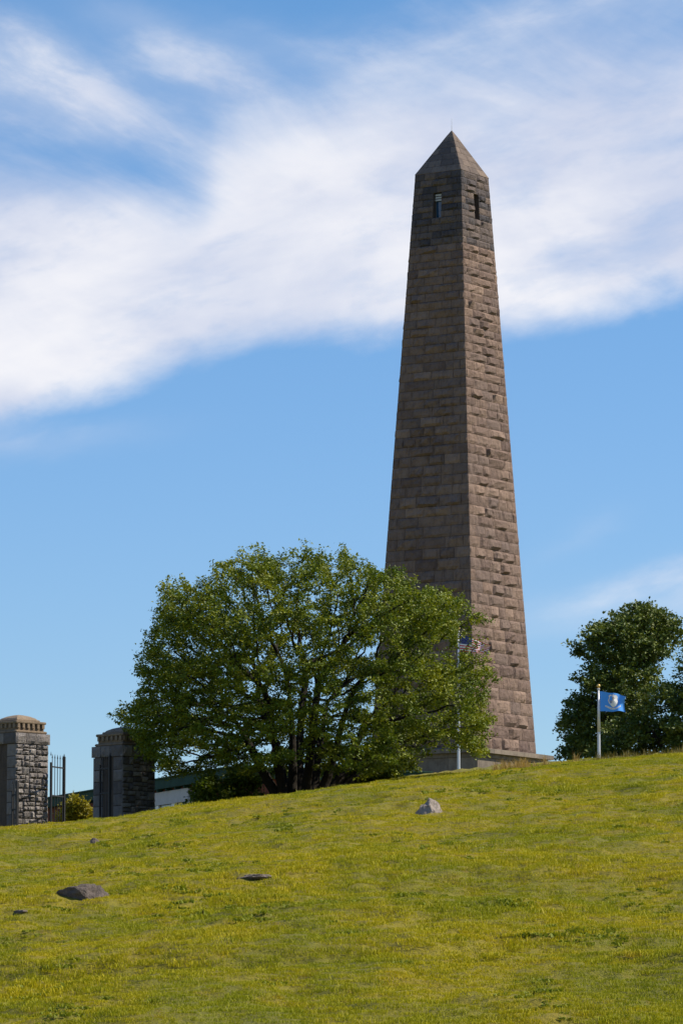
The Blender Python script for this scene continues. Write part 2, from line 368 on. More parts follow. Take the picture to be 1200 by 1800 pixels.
# ------------------------------------------------------------------ the hill
YC = 150.0
sky_line = [(-120, 1472), (0, 1461), (80, 1454), (165, 1447), (275, 1432), (400, 1406), (520, 1392), (600, 1380), (700, 1367), (800, 1357), (900, 1348), (1000, 1338), (1100, 1330), (1200, 1322), (1320, 1313)]
_x = np.array([at(p, q, YC).x for p, q in sky_line]); _z = np.array([at(p, q, YC).z for p, q in sky_line])
def zc(x):
    x = np.asarray(x, float)
    r = np.interp(x, _x, _z)
    r = r + np.where(x > _x[-1], 1.5 * np.tanh((x - _x[-1]) / 40.0), 0) + np.where(x < _x[0], -1.5 * np.tanh((_x[0] - x) / 40.0), 0)
    return r
def zcs(x): return sum(zc(np.asarray(x, float) + d) for d in (-1.5, -1, -.5, 0, .5, 1, 1.5)) / 7
Y0 = 60.0
def hill(x, y, rough=True):
    x = np.asarray(x, float); y = np.asarray(y, float)
    a = EYE + 0.28 + 0.012 * np.clip(x, -30, 30)
    zt = zcs(x) - 0.09 - 0.14 * np.clip((-x) / 8.0, 0, 1)
    s = (y - Y0) / (YC - Y0)
    main = a + (zt - a) * s + 0.00032 * (y - Y0) * (YC - y)
    sf = (zt - a) / (YC - Y0) + 0.00032 * 90            # slope at Y0
    near = a + sf * (y - Y0) + 0.0012 * (Y0 - y) ** 2
    near = np.where(y < 20, a - sf * 40 + 0.0012 * 1600 - 0.0 * y, near)
    sb = 0.053 * np.clip((x + 8.0) / 9.0, 0, 1)
    sc = (zt - a) / (YC - Y0) - 0.00032 * 90            # slope at the crest
    d = y - YC
    back = zt + np.where(d < 12, sc * d + (sb - sc) * d * d / 24.0, sc * 6 + sb * 6 + sb * (d - 12))
    zend = zt + sc * 6 + sb * 6 + sb * (170 - 12)
    back = np.where(d > 170, zend - (zend - 0.5) * np.clip((d - 170) / 700.0, 0, 1) ** 1.0, back)
    z = np.where(y < Y0, near, np.where(y < YC, main, back))
    if rough:
        w = np.clip((y - 15) / 30, 0, 1) * np.clip((260 - y) / 60, 0, 1) * (1 - .75 * np.exp(-((y - YC - 2) / 16) ** 2))
        z = z + w * (0.30 * vnoise(x * .16 + 9, y * .09) + 0.55 * vnoise(x * .09 + 4, y * .16 + x * .02 + 11) + 0.30 * vnoise(x * .34, y * .40 + 40) + 0.13 * vnoise(x * 1.5 + 3, y * 1.1) + 0.13 * vnoise(x * 2.7, y * 2.3 + 7) + 0.06 * vnoise(x * 5.2 + 3, y * 4.6 + 7))
        # shallow worn bank that crosses the lower slope
        bank = 69.5 + 2.0 * vnoise(x * .25, x * 0 + 3.3) + 0.12 * x
        z = z - w * 0.34 * np.exp(-((y - bank) / 1.1) ** 2) * (0.7 + vnoise(x * 1.2, y * .7)) + 0.10 * w * np.exp(-((y - bank - 2.2) / 1.3) ** 2)
    return z
def grow(a, step, k, end):
    r = [a]
    while r[-1] < end: r.append(r[-1] + step); step *= k
    return r
xr = grow(17.0, 0.3, 1.12, 4000.0)
xs = np.array([-v for v in xr[::-1]] + list(np.arange(-16.8, 16.8, 0.15)) + xr)
ys = np.array([-v for v in grow(0, 8, 1.4, 3000)[::-1]][:-1] + list(np.arange(0, 50, 2.0)) + list(np.arange(50, 100, 0.16)) + list(np.arange(100, 175, 0.3)) + grow(175, 0.6, 1.08, 9000.0))
gx, gy = np.meshgrid(xs, ys); gz = hill(gx, gy)
nx, ny = len(xs), len(ys)
ii = (np.arange(ny - 1)[:, None] * nx + np.arange(nx - 1)[None, :]).ravel()
fq = np.stack([ii, ii + 1, ii + nx + 1, ii + nx], 1)
ground = mesh_np('ground', np.stack([gx.ravel(), gy.ravel(), gz.ravel()], 1), fq, M_ground, smooth=True)
tag(ground, kind='structure', label='grassy hillside rising to the monument')

def hit(px, py):
    """where the sight line through a photo pixel meets the hill"""
    for y in np.arange(40, 260, 0.05):
        p = at(px, py, y)
        if float(hill(p.x, y)) >= p.z: return Vector((p.x, float(y), float(hill(p.x, y))))
    return at(px, py, YC)

# ------------------------------------------------------------------ grass (instanced clumps)
def clump(nb, rad, h0, h1, w, lean, seed):
    r = np.random.default_rng(seed); v = []; f = []; t = []
    for k in range(nb):
        a = r.uniform(0, 2 * pi); d = rad * math.sqrt(r.random()); x, y = d * cos(a), d * sin(a)
        h = r.uniform(h0, h1); b = r.uniform(0, 2 * pi); l = lean * h * r.uniform(.2, 1.2)
        lx, ly = l * cos(b), l * sin(b); c = r.uniform(0, pi); wx, wy = w * cos(c), w * sin(c)
        i = len(v)
        v += [(x - wx, y - wy, -.01), (x + wx, y + wy, -.01), (x + lx * .4 + wx * .8, y + ly * .4 + wy * .8, h * .6), (x + lx * .4 - wx * .8, y + ly * .4 - wy * .8, h * .6), (x + lx, y + ly, h)]
        f += [(i, i + 1, i + 2, i + 3), (i + 3, i + 2, i + 4)]
        tt = r.random(); t += [tt] * 5
    return v, f, t
clumps = []
gcol = bpy.data.collections.new('grass_clumps')
for k in range(8):
    tall = k >= 4
    if k >= 6:
        v, f, t = clump(20, 0.12, 0.02, 0.055, 0.022, 1.6, k); t = [-1.0] * len(t)
    else: v, f, t = clump(34 if not tall else 26, 0.15 if not tall else 0.10, 0.016, 0.042 if not tall else 0.070, 0.005, 1.0, k)
    o = mesh_np('grass_clump', v, f, M_grass, attrs={'tint': t}, link=False); gcol.objects.link(o); clumps.append(o)
def halfw(y): return 0.0815 * y + 7.0
pts = []
for y0, y1, den in ((50, 70, 85), (70, 90, 60), (90, 120, 42), (120, 156, 34), (156, 175, 14)):
    area = (y1 - y0) * (halfw(y0) + halfw(y1)); n = int(area * den)
    y = rng.uniform(y0, y1, n); x = rng.uniform(-1, 1, n) * halfw(y); pts.append(np.stack([x, y], 1))
pts = np.concatenate(pts)
def build_grass(pts):
    x, y = pts[:, 0], pts[:, 1]; z = hill(x, y)
    me = bpy.data.meshes.new('grass'); me.vertices.add(len(x)); me.vertices.foreach_set('co', np.stack([x, y, z], 1).astype(np.float32).ravel())
    tallness = vnoise(x * .45 + 50, y * .35) * .6 + vnoise(x * 1.6, y * 1.3) * .7
    idx = np.where((tallness + rng.normal(0, .22, len(x))) > 0.62, rng.integers(4, 6, len(x)), rng.integers(0, 4, len(x)))
    wd = vnoise(x * .7 + 90, y * .5 + 3) + .8 * vnoise(x * 2.9 + 1, y * 2.2)
    idx = np.where((wd > .33) & (rng.random(len(x)) < .30), rng.integers(6, 8, len(x)), idx)
    sc = rng.uniform(.7, 1.25, len(x)) * np.where((idx == 4) | (idx == 5), 1.35, 1.0) * (1.0 + 0.7 * np.clip(tallness, -.4, .6))
    for n_, t_, d_ in (('idx', 'INT', idx.astype(np.int32)), ('scl', 'FLOAT', sc.astype(np.float32)), ('rot', 'FLOAT', rng.uniform(0, 6.283, len(x)).astype(np.float32))):
        a = me.attributes.new(n_, t_, 'POINT'); a.data.foreach_set('value', d_)
    a = me.attributes.new('spot', 'FLOAT_VECTOR', 'POINT'); a.data.foreach_set('vector', np.stack([x, y, z], 1).astype(np.float32).ravel())
    o = bpy.data.objects.new('grass', me); COL.objects.link(o)
    ng = bpy.data.node_groups.new('grass_scatter', 'GeometryNodeTree')
    ng.interface.new_socket('Geometry', in_out='INPUT', socket_type='NodeSocketGeometry')
    ng.interface.new_socket('Geometry', in_out='OUTPUT', socket_type='NodeSocketGeometry')
    G = NT(ng); gi = G.new('NodeGroupInput'); go = G.new('NodeGroupOutput')
    ci = G.new('GeometryNodeCollectionInfo'); ci.inputs['Collection'].default_value = gcol; ci.inputs['Separate Children'].default_value = True; ci.inputs['Reset Children'].default_value = True
    iop = G.new('GeometryNodeInstanceOnPoints'); iop.inputs['Pick Instance'].default_value = True
    def na(nm, ty):
        n = G.new('GeometryNodeInputNamedAttribute', data_type=ty); n.inputs['Name'].default_value = nm
        return [s_ for s_ in n.outputs if s_.enabled and s_.name == 'Attribute'][0]
    cx = G.new('ShaderNodeCombineXYZ'); G.l.new(na('rot', 'FLOAT'), cx.inputs[2])
    e2r = G.new('FunctionNodeEulerToRotation'); G.l.new(cx.outputs[0], e2r.inputs[0])
    m2p = G.new('GeometryNodeMeshToPoints')
    G.l.new(gi.outputs[0], m2p.inputs['Mesh']); G.l.new(m2p.outputs[0], iop.inputs['Points']); G.l.new(ci.outputs[0], iop.inputs['Instance'])
    G.l.new(na('idx', 'INT'), iop.inputs['Instance Index']); G.l.new(e2r.outputs[0], iop.inputs['Rotation']); G.l.new(na('scl', 'FLOAT'), iop.inputs['Scale'])
    G.l.new(iop.outputs[0], go.inputs[0])
    md = o.modifiers.new('scatter', 'NODES'); md.node_group = ng
    return o

# ------------------------------------------------------------------ stone work
def patch(q, n, r, amp, ins=(0, 0, 0, 0), depth=0.08, us=(0, .16, .5, .84, 1), vs=(0, .25, .75, 1), edge=0.012):
    """rock-faced block face on the quad q = (bottom left, bottom right, top right, top left), outward normal n;
    ins = joint inset left, right, bottom, top in metres"""
    q = [np.array(p, float) for p in q]; n = np.array(n, float)
    wb = max(np.linalg.norm(q[1] - q[0]), 1e-3); hb = max(np.linalg.norm(q[3] - q[0]), 1e-3)
    l, rr, b, t = ins[0] / wb, ins[1] / wb, ins[2] / hb, ins[3] / hb
    def P(u, v):
        u = l + u * (1 - l - rr); v = b + v * (1 - b - t)
        return (q[0] * (1 - u) + q[1] * u) * (1 - v) + (q[3] * (1 - u) + q[2] * u) * v
    nu, nv = len(us), len(vs); V = []
    cen = r.uniform(.35, .65), r.uniform(.35, .65); tilt = r.uniform(-.5, .5), r.uniform(-.7, .5)
    for j, v in enumerate(vs):
        for i, u in enumerate(us):
            bd = i in (0, nu - 1) or j in (0, nv - 1)
            if bd:
                d = edge * r.uniform(-.6, 1) if not ((i == 0 and ins[0] == 0) or (i == nu - 1 and ins[1] == 0)) else 0.0
                uu, vv = u, v
            else:
                d = amp * max(.1, .75 + tilt[0] * (u - .5) + tilt[1] * (v - .5) + r.uniform(-.45, .45))
                uu = u + r.uniform(-.06, .06); vv = v + r.uniform(-.07, .07)
            V.append(P(uu, vv) + n * d)
    Fc = [(j * nu + i, j * nu + i + 1, (j + 1) * nu + i + 1, (j + 1) * nu + i) for j in range(nv - 1) for i in range(nu - 1)]
    loop = [i for i in range(nu)] + [j * nu + nu - 1 for j in range(1, nv)] + [(nv - 1) * nu + i for i in range(nu - 2, -1, -1)] + [j * nu for j in range(nv - 2, 0, -1)]
    base = len(V)
    V += [V[k] - n * depth for k in loop]
    L = len(loop)
    for k in range(L):
        k2 = (k + 1) % L
        Fc.append((loop[k], base + k, base + k2, loop[k2]))
    return V, Fc

class Stone:
    def __init__(s): s.v = []; s.f = []; s.show = 0.0; s.tint = 0.5; s.mat = None
    def add(s, V, Fc):
        b = len(s.v); s.v += V; s.f += [tuple(i + b for i in q) for q in Fc]

def emit(stones, parent, limit, name, stuff_name):
    stones = sorted(stones, key=lambda s: -s.show)
    single = [s for s in stones if s.show > 0][:limit]; ids = {id(s) for s in single}
    for s in single:
        mesh_np(name, s.v, s.f, s.mat, parent, {'tint': np.full(len(s.v), s.tint)})
    rest = [s for s in stones if id(s) not in ids]
    if rest:
        mats = []; V = []; Fc = []; T = []; mi = []
        for s in rest:
            if s.mat not in mats: mats.append(s.mat)
            b = len(V); V += s.v; Fc += [tuple(i + b for i in q) for q in s.f]; T += [s.tint] * len(s.v); mi += [mats.index(s.mat)] * len(s.f)
        o = mesh_np(stuff_name, V, Fc, mats, parent, {'tint': T}); o.data.polygons.foreach_set('material_index', mi)
        tag(o, kind='stuff')

# ------------------------------------------------------------------ the obelisk
OD, OX = 262.1, 262.1 * 0.0263
OZ = EYE + 17.995
TH = 0.5680
HB, HS, HT = 31.40, 36.04, 39.0
B0, S0 = 3.702, 1.666
n0 = np.array([-sin(TH), -cos(TH), 0.0]); n1 = np.array([cos(TH), -sin(TH), 0.0])
NN = [n0, n1, -n0, -n1]; TT = [n1, -n0, -n1, n0]
UPV = np.array([0, 0, 1.0])
def halfat(z): return B0 + (S0 - B0) * z / HS
ob = empty('stone_obelisk', (OX, OD, OZ)); tag(ob, 'tall tapering rough granite obelisk monument with pyramid top on the hilltop', 'monument')
vis_n = np.array([-OX, -OD, 0]) / OD
def ob_pt(fi, u, z, w=None): 
    w = halfat(z) if w is None else w
    return NN[fi] * w + TT[fi] * u + UPV * z
R = np.random.default_rng(3)
zs = [0.0]
while zs[-1] < HB - 0.3:
    zs.append(zs[-1] + (0.79 - 0.0097 * zs[-1]) * R.uniform(.93, 1.07))
zs = np.array(zs) * HB / zs[-1]
courses = [(zs[i], zs[i + 1], 0) for i in range(len(zs) - 1)]
WZ0, WZ1, WW = 33.15, 34.75, 0.29
up = list(np.linspace(HB, WZ0, 5)) + list(np.linspace(WZ0, WZ1, 5))[1:] + list(np.linspace(WZ1, HS, 4))[1:]
courses += [(up[i], up[i + 1], 1) for i in range(len(up) - 1)]
stones = []
J = 0.010
for ci_, (z0, z1, topc) in enumerate(courses):
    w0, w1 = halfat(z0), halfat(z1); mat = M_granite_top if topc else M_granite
    amp = 0.105 if not topc else 0.075
    window = topc and z0 >= WZ0 - .01 and z1 <= WZ1 + .01
    ctint = R.uniform(-.12, .12)
    La = []; Lb = []
    for k in range(4):
        long, short = R.uniform(.36, .46), R.uniform(.16, .26)
        if (ci_ + k) % 2: long, short = short, long
        La.append(long * w0 * (1 if not window else .85)); Lb.append(short * w0)
    def fq_(fi, a, b):            # quad between offsets a..b measured at the lower edge, scaled with the taper
        r_ = w1 / w0
        return [ob_pt(fi, a, z0), ob_pt(fi, b, z0), ob_pt(fi, b * r_, z1), ob_pt(fi, a * r_, z1)]
    def shown(fi, a, b):
        return max(0.0, float(NN[fi] @ vis_n)) * (b - a) * (z1 - z0) if fi < 2 else 0.0
    for k in range(4):
        s = Stone(); s.mat = mat; s.tint = float(np.clip(R.uniform(0, 1) + ctint, 0, 1))
        fi, fj = k, (k + 1) % 4
        if (fi < 2): pass
        V, Fc = patch(fq_(fi, w0 - La[k], w0), NN[fi], R, amp * .55, (J, 0, J, J)); s.add(V, Fc)
        V, Fc = patch(fq_(fj, -w0, -w0 + Lb[k]), NN[fj], R, amp * .55, (0, J, J, J)); s.add(V, Fc)
        s.show = shown(fi, w0 - La[k], w0) + shown(fj, -w0, -w0 + Lb[k]); stones.append(s)
    for fi in range(4):
        a, b = -w0 + Lb[(fi - 1) % 4], w0 - La[fi]
        segs = [(a, b)] if not window else [(a, -WW), (WW, b)]
        for (a, b) in segs:
            if b - a < .12: continue
            n = max(1, int(round((b - a) / R.uniform(1.05, 1.7) / (1 if not topc else .75))))
            cuts = np.linspace(a, b, n + 1)
            if n > 1: cuts[1:-1] += R.uniform(-.22, .22, n - 1) * (b - a) / n
            for i in range(n):
                s = Stone(); s.mat = mat; s.tint = float(np.clip(R.uniform(0, 1) + ctint, 0, 1))
                V, Fc = patch(fq_(fi, cuts[i], cuts[i + 1]), NN[fi], R, amp * R.uniform(.45, 1.9), (J, J, J, J)); s.add(V, Fc)
                s.show = shown(fi, cuts[i], cuts[i + 1]); stones.append(s)
emit(stones, ob, 290, 'stone', 'upper_stonework')
# pyramid cap: smooth dressed courses
cap = []
pz = list(np.linspace(HS, HT - 0.35, 7)) 
for k in range(len(pz) - 1):
    z0, z1 = pz[k], pz[k + 1]; w0 = S0 * (HT - z0) / (HT - HS) + 0.03; w1 = S0 * (HT - z1) / (HT - HS) + 0.03
    for fi in range(4):
        nrm = NN[fi] * (HT - HS) + UPV * S0; nrm /= np.linalg.norm(nrm)
        n = max(1, int(round(2 * w0 / 1.1)))
        off = .5 if k % 2 else 0
        c = sorted({0.0, 1.0} | {(i + off) / n for i in range(n + 1) if 0.05 < (i + off) / n < .95})
        for i in range(len(c) - 1):
            qd = [NN[fi] * w0 + TT[fi] * w0 * (2 * c[i] - 1) + UPV * z0, NN[fi] * w0 + TT[fi] * w0 * (2 * c[i + 1] - 1) + UPV * z0,
                  NN[fi] * w1 + TT[fi] * w1 * (2 * c[i + 1] - 1) + UPV * z1, NN[fi] * w1 + TT[fi] * w1 * (2 * c[i] - 1) + UPV * z1]
            s = Stone(); s.mat = M_cap; s.tint = R.random()
            V, Fc = patch(qd, nrm, R, .012, (0 if i == 0 else .01, 0 if i == len(c) - 2 else .01, .01, .01), 0.035, (0, .1, .9, 1), (0, .2, .8, 1), .003); s.add(V, Fc)
            s.show = 1.0 if fi < 2 else 0; cap.append(s)
emit(cap, ob, 60, 'cap_stone', 'rear_cap_stones')
mb = MB()
w1 = S0 * (HT - pz[-1]) / (HT - HS) + 0.03
mb.add([NN[0] * w1 + TT[0] * w1 + UPV * pz[-1], NN[1] * w1 + TT[1] * w1 + UPV * pz[-1], NN[2] * w1 + TT[2] * w1 + UPV * pz[-1], NN[3] * w1 + TT[3] * w1 + UPV * pz[-1], UPV * (HT + .02)], [(0, 1, 4), (1, 2, 4), (2, 3, 4), (3, 0, 4)])
mb.build('apex_stone', M_cap, ob, attrs={'tint': [.6] * 5})
mb = MB(); mb.tube((0, 0, HT - .1), (0, 0, HT + .75), .022, .008, 6); mb.build('lightning_rod', M_pole, ob)
# core behind the joints, with window recesses
core = MB()
def ring(z, w): return [NN[i] * w + TT[i] * w + UPV * z for i in range(4)]
G_ = 0.055
def frus(z0, w0, z1, w1):
    v = ring(z0, w0) + ring(z1, w1); core.add(v, [(i, (i + 1) % 4, 4 + (i + 1) % 4, 4 + i) for i in range(4)])
frus(-.02, halfat(0) - G_, WZ0, halfat(WZ0) - G_)
frus(WZ1, halfat(WZ1) - G_, HS, S0 - G_)
v = ring(HS, S0 - G_) + [UPV * (HT - .06)]; core.add(v, [(0, 1, 4), (1, 2, 4), (2, 3, 4), (3, 0, 4)])
for fi in range(4):
    wa_, wb_ = halfat(WZ0) - G_, halfat(WZ1) - G_
    for sgn in (-1, 1):
        q = [NN[fi] * wa_ + TT[fi] * sgn * wa_ + UPV * WZ0, NN[fi] * wa_ + TT[fi] * sgn * WW + UPV * WZ0, NN[fi] * wb_ + TT[fi] * sgn * WW + UPV * WZ1, NN[fi] * wb_ + TT[fi] * sgn * wb_ + UPV * WZ1]
        core.add(q, [(0, 1, 2, 3)])
        D = .62   # jamb
        q = [NN[fi] * (wa_ + .04) + TT[fi] * sgn * WW + UPV * WZ0, NN[fi] * (wa_ - D) + TT[fi] * sgn * WW + UPV * WZ0, NN[fi] * (wb_ - D) + TT[fi] * sgn * WW + UPV * WZ1, NN[fi] * (wb_ + .04) + TT[fi] * sgn * WW + UPV * WZ1]
        core.add(q, [(0, 1, 2, 3)])
    for z, w in ((WZ0, wa_), (WZ1, wb_)):
        core.add([NN[fi] * (w + .03) - TT[fi] * WW + UPV * z, NN[fi] * (w + .03) + TT[fi] * WW + UPV * z, NN[fi] * (w - D) + TT[fi] * WW + UPV * z, NN[fi] * (w - D) - TT[fi] * WW + UPV * z], [(0, 1, 2, 3)])
    # back wall
    core.add([NN[fi] * (wa_ - D) - TT[fi] * WW + UPV * WZ0, NN[fi] * (wa_ - D) + TT[fi] * WW + UPV * WZ0, NN[fi] * (wb_ - D) + TT[fi] * WW + UPV * WZ1, NN[fi] * (wb_ - D) - TT[fi] * WW + UPV * WZ1], [(0, 1, 2, 3)])
core.build('mortar_core', M_joint, ob, attrs={'tint': [.5] * len(core.v)})
M_glass = pmat('window_glass', (0.02, 0.07, 0.15), 0.12); M_glass.node_tree.nodes['Principled BSDF'].inputs['Specular IOR Level'].default_value = 0.6
M_frame = pmat('window_frame', (0.10, 0.11, 0.12), 0.6)
M_louvre = pmat('louvre_paint', (0.42, 0.43, 0.43), 0.6)
for fi in (0, 1):
    wmid = halfat(34) - G_
    rec = .30 if fi == 0 else .5
    def wp(u, d, z): return NN[fi] * (wmid + d) + TT[fi] * u + UPV * z
    def slab(mb, u0, u1, z0, z1, d0, d1):
        v = [wp(u, d, z) for z in (z0, z1) for d in (d0, d1) for u in (u0, u1)]
        mb.add(v, [(0, 2, 3, 1), (4, 5, 7, 6), (0, 1, 5, 4), (1, 3, 7, 5), (3, 2, 6, 7), (2, 0, 4, 6)])
    fr = MB()
    for a in ((-WW + .01, -WW + .06), (WW - .06, WW - .01)): slab(fr, a[0], a[1], WZ0 + .01, WZ1 - .01, -rec, -rec + .06)
    slab(fr, -WW + .06, WW - .06, WZ0 + .01, WZ0 + .07, -rec, -rec + .06); slab(fr, -WW + .06, WW - .06, WZ1 - .07, WZ1 - .01, -rec, -rec + .06)
    wf = fr.build('window', M_frame, ob)
    g = MB(); slab(g, -WW + .06, WW - .06, WZ0 + .07, WZ1 - (.50 if fi == 0 else .07), -rec + .015, -rec + .03); g.build('pane', M_glass, wf)
    if fi == 0:
        for k in range(3):
            lv = MB(); z = WZ1 - .13 - .16 * k; slab(lv, -WW + .04, WW - .04, z - .06, z + .05, -.16, -.13); lv.build('louvre_slat', M_louvre, wf)
# plinth: ledge slabs and dressed panels
LO = 0.80
pl = []
for fi in range(4):
    w = B0 + LO; n = 5
    for i in range(n):
        a, b = -w + 2 * w * i / n, -w + 2 * w * (i + 1) / n
        s = Stone(); s.mat = M_plinth; s.tint = R.random(); s.show = 1 if fi < 2 else 0
        i0, i1 = (0 if i == 0 else .008), (0 if i == n - 1 else .008)
        V, Fc = patch([NN[fi] * w + TT[fi] * a - UPV * .36, NN[fi] * w + TT[fi] * b - UPV * .36, NN[fi] * w + TT[fi] * b - UPV * .10, NN[fi] * w + TT[fi] * a - UPV * .10], NN[fi], R, .004, (i0, i1, 0, 0), .02, (0, .5, 1), (0, .5, 1), .002); s.add(V, Fc)
        def tp(u, ww, z): return NN[fi] * ww + TT[fi] * u * ww / w + UPV * z
        s.add([tp(a + i0, w, -.10), tp(b - i1, w, -.10), tp(b - i1, B0 - .05, .03), tp(a + i0, B0 - .05, .03)], [(0, 1, 2, 3)])
        s.add([tp(a + i0, w, -.36), tp(b - i1, w, -.36), tp(b - i1, B0, -.36), tp(a + i0, B0, -.36)], [(3, 2, 1, 0)])
        pl.append(s)
emit(pl, ob, 20, 'ledge_slab', 'rear_ledge')
pl = []
for fi in range(4):
    w = B0 + .45; n = 4
    for (za, zb) in ((-.62, -.36), (-1.75, -.62), (-3.2, -1.75)):
        ww = w + (.0 if za < -.7 else .07)
        for i in range(n):
            a, b = -ww + 2 * ww * i / n, -ww + 2 * ww * (i + 1) / n
            s = Stone(); s.mat = M_plinth; s.tint = R.random() * .7; s.show = 1 if fi < 2 else 0
            V, Fc = patch([NN[fi] * ww + TT[fi] * a + UPV * za, NN[fi] * ww + TT[fi] * b + UPV * za, NN[fi] * ww + TT[fi] * b + UPV * zb, NN[fi] * ww + TT[fi] * a + UPV * zb], NN[fi], R, .006, (0 if i == 0 else .01, 0 if i == n - 1 else .01, .008, .008), .12, (0, .5, 1), (0, .5, 1), .002); s.add(V, Fc); pl.append(s)
emit(pl, ob, 30, 'plinth_panel', 'rear_plinth')
core = MB(); frus(-3.3, B0 + .40, -.37, B0 + .40); core.build('plinth_core', M_joint, ob, attrs={'tint': [.3] * len(core.v)})

# ------------------------------------------------------------------ gate pillars
def split(x0, x1, z0, z1, r, mw, mh, out):
    w, h = x1 - x0, z1 - z0
    if w <= mw * r.uniform(.8, 1.7) and h <= mh * r.uniform(.8, 1.6) and w * h < mw * mh * 1.9: out.append((x0, x1, z0, z1)); return
    if (w / mw > h / mh):
        k = x0 + w * r.uniform(.32, .68); split(x0, k, z0, z1, r, mw, mh, out); split(k, x1, z0, z1, r, mw, mh, out)
    else:
        k = z0 + h * r.uniform(.38, .62); split(x0, x1, z0, k, r, mw, mh, out); split(x0, x1, k, z1, r, mw, mh, out)
def pillar(px, ytop, Yd, seed, label):
    r = np.random.default_rng(seed)
    top = at(px, ytop, Yd); H = 4.75; half = .81
    root = empty('gate_pillar', (top.x, top.y, top.z - H), radians(45))
    tag(root, label, 'gate pillar', 'stone gate pillars')
    N4 = [np.array([0, -1., 0]), np.array([1., 0, 0]), np.array([0, 1., 0]), np.array([-1., 0, 0])]
    T4 = [N4[1], N4[2], N4[3], N4[0]]
    zb = H - 1.16
    st = []
    for fi in range(4):
        rects = []
        if fi in (0, 1): split(-half, half, 0, zb, r, .40, .27, rects)
        else:
            z = 0
            while z < zb - .01:
                h = min(r.uniform(.38, .48), zb - z)
                if zb - z - h < .2: h = zb - z
                for a, b in ((-half, -.30), (.30, half)): rects.append((a, b, z, z + h))
                z += h
        for a, b, z0, z1 in rects:
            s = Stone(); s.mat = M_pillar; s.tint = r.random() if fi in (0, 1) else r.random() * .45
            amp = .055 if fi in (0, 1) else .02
            j = .014
            l_ = 0 if a <= -half + .001 else j; r_ = 0 if b >= half - .001 else j
            q = [N4[fi] * half + T4[fi] * a + UPV * z0, N4[fi] * half + T4[fi] * b + UPV * z0, N4[fi] * half + T4[fi] * b + UPV * z1, N4[fi] * half + T4[fi] * a + UPV * z1]
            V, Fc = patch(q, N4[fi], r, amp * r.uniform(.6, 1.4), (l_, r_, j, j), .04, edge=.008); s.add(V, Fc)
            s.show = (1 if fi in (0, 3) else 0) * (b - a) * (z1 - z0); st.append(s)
    # frieze course of big blocks that stands proud
    for fi in range(4):
        hw = half + .05
        for a, b in ((-hw, -.35), (-.35, .15), (.15, hw)):
            s = Stone(); s.mat = M_pillar; s.tint = r.random() * .5
            q = [N4[fi] * hw + T4[fi] * a + UPV * zb, N4[fi] * hw + T4[fi] * b + UPV * zb, N4[fi] * hw + T4[fi] * b + UPV * (zb + .42), N4[fi] * hw + T4[fi] * a + UPV * (zb + .42)]
            V, Fc = patch(q, N4[fi], r, .05 if fi in (0, 1) else .02, (0 if a == -hw else .01, 0 if b == hw else .01, .01, .01), .12, edge=.006); s.add(V, Fc)
            s.show = 1 if fi in (0, 3) else 0; st.append(s)
    emit(st, root, 290, 'stone', 'rear_stonework')
    c = MB(); c.box(-half + .04, half - .04, -half + .04, half - .04, 0, zb + .4); 
    # the core is notched on the gate sides
    c.build('mortar_core', M_joint, root, attrs={'tint': [.2] * len(c.v)})
    z = zb + .42
    def piece(name, hw, z0, z1, bev=.02, mat=M_pillar_cap, t=.5):
        m = MB(); m.box(-hw, hw, -hw, hw, z0, z1, bev); return m.build(name, mat, root, attrs={'tint': [t] * len(m.v)})
    piece('cap_slab', half - .02, z, z + .10, .03, t=.4)
    piece('cap_band', half - .12, z + .10, z + .44, .01, t=.2)
    m = MB(); hw = half - .12
    for fi in range(4):
        for k in range(6):
            u = (k - 2.5) * .245
            p0 = N4[fi] * hw + T4[fi] * u
            a_, b_ = p0 - T4[fi] * .055 - N4[fi] * .02, p0 + T4[fi] * .055 + N4[fi] * .06
            m.box(min(a_[0], b_[0]), max(a_[0], b_[0]), min(a_[1], b_[1]), max(a_[1], b_[1]), z + .20, z + .36)
    m.build('dentils', M_pillar_cap, root, attrs={'tint': [.6] * len(m.v)})
    piece('cap_step', half - .05, z + .362, z + .46, .02, t=.5)
    piece('cap_step', half - .22, z + .46, z + .54, .02, t=.6)
    m = MB(); pr = [(half - .28, z + .53), (half - .34, z + .60), (half - .5, z + .68), (half - .68, z + .73), (.02, z + .745)]
    v = []; f = []
    for k, (hw, zz) in enumerate(pr): v += [(hw, -hw, zz), (hw, hw, zz), (-hw, hw, zz), (-hw, -hw, zz)]
    for k in range(4):
        for i in range(4): f.append((k * 4 + i, k * 4 + (i + 1) % 4, k * 4 + 4 + (i + 1) % 4, k * 4 + 4 + i))
    f.append((16, 17, 18, 19)); m.add(v, f); m.build('domed_top', M_pillar_cap, root, attrs={'tint': [.7] * 20})
    return root
pillar(33, 1257, 163, 21, 'sunlit rough granite gate pillar cut off by the left edge of the view')
pillar(219, 1278, 159, 22, 'shaded granite gate pillar under the left branches of the spreading tree')

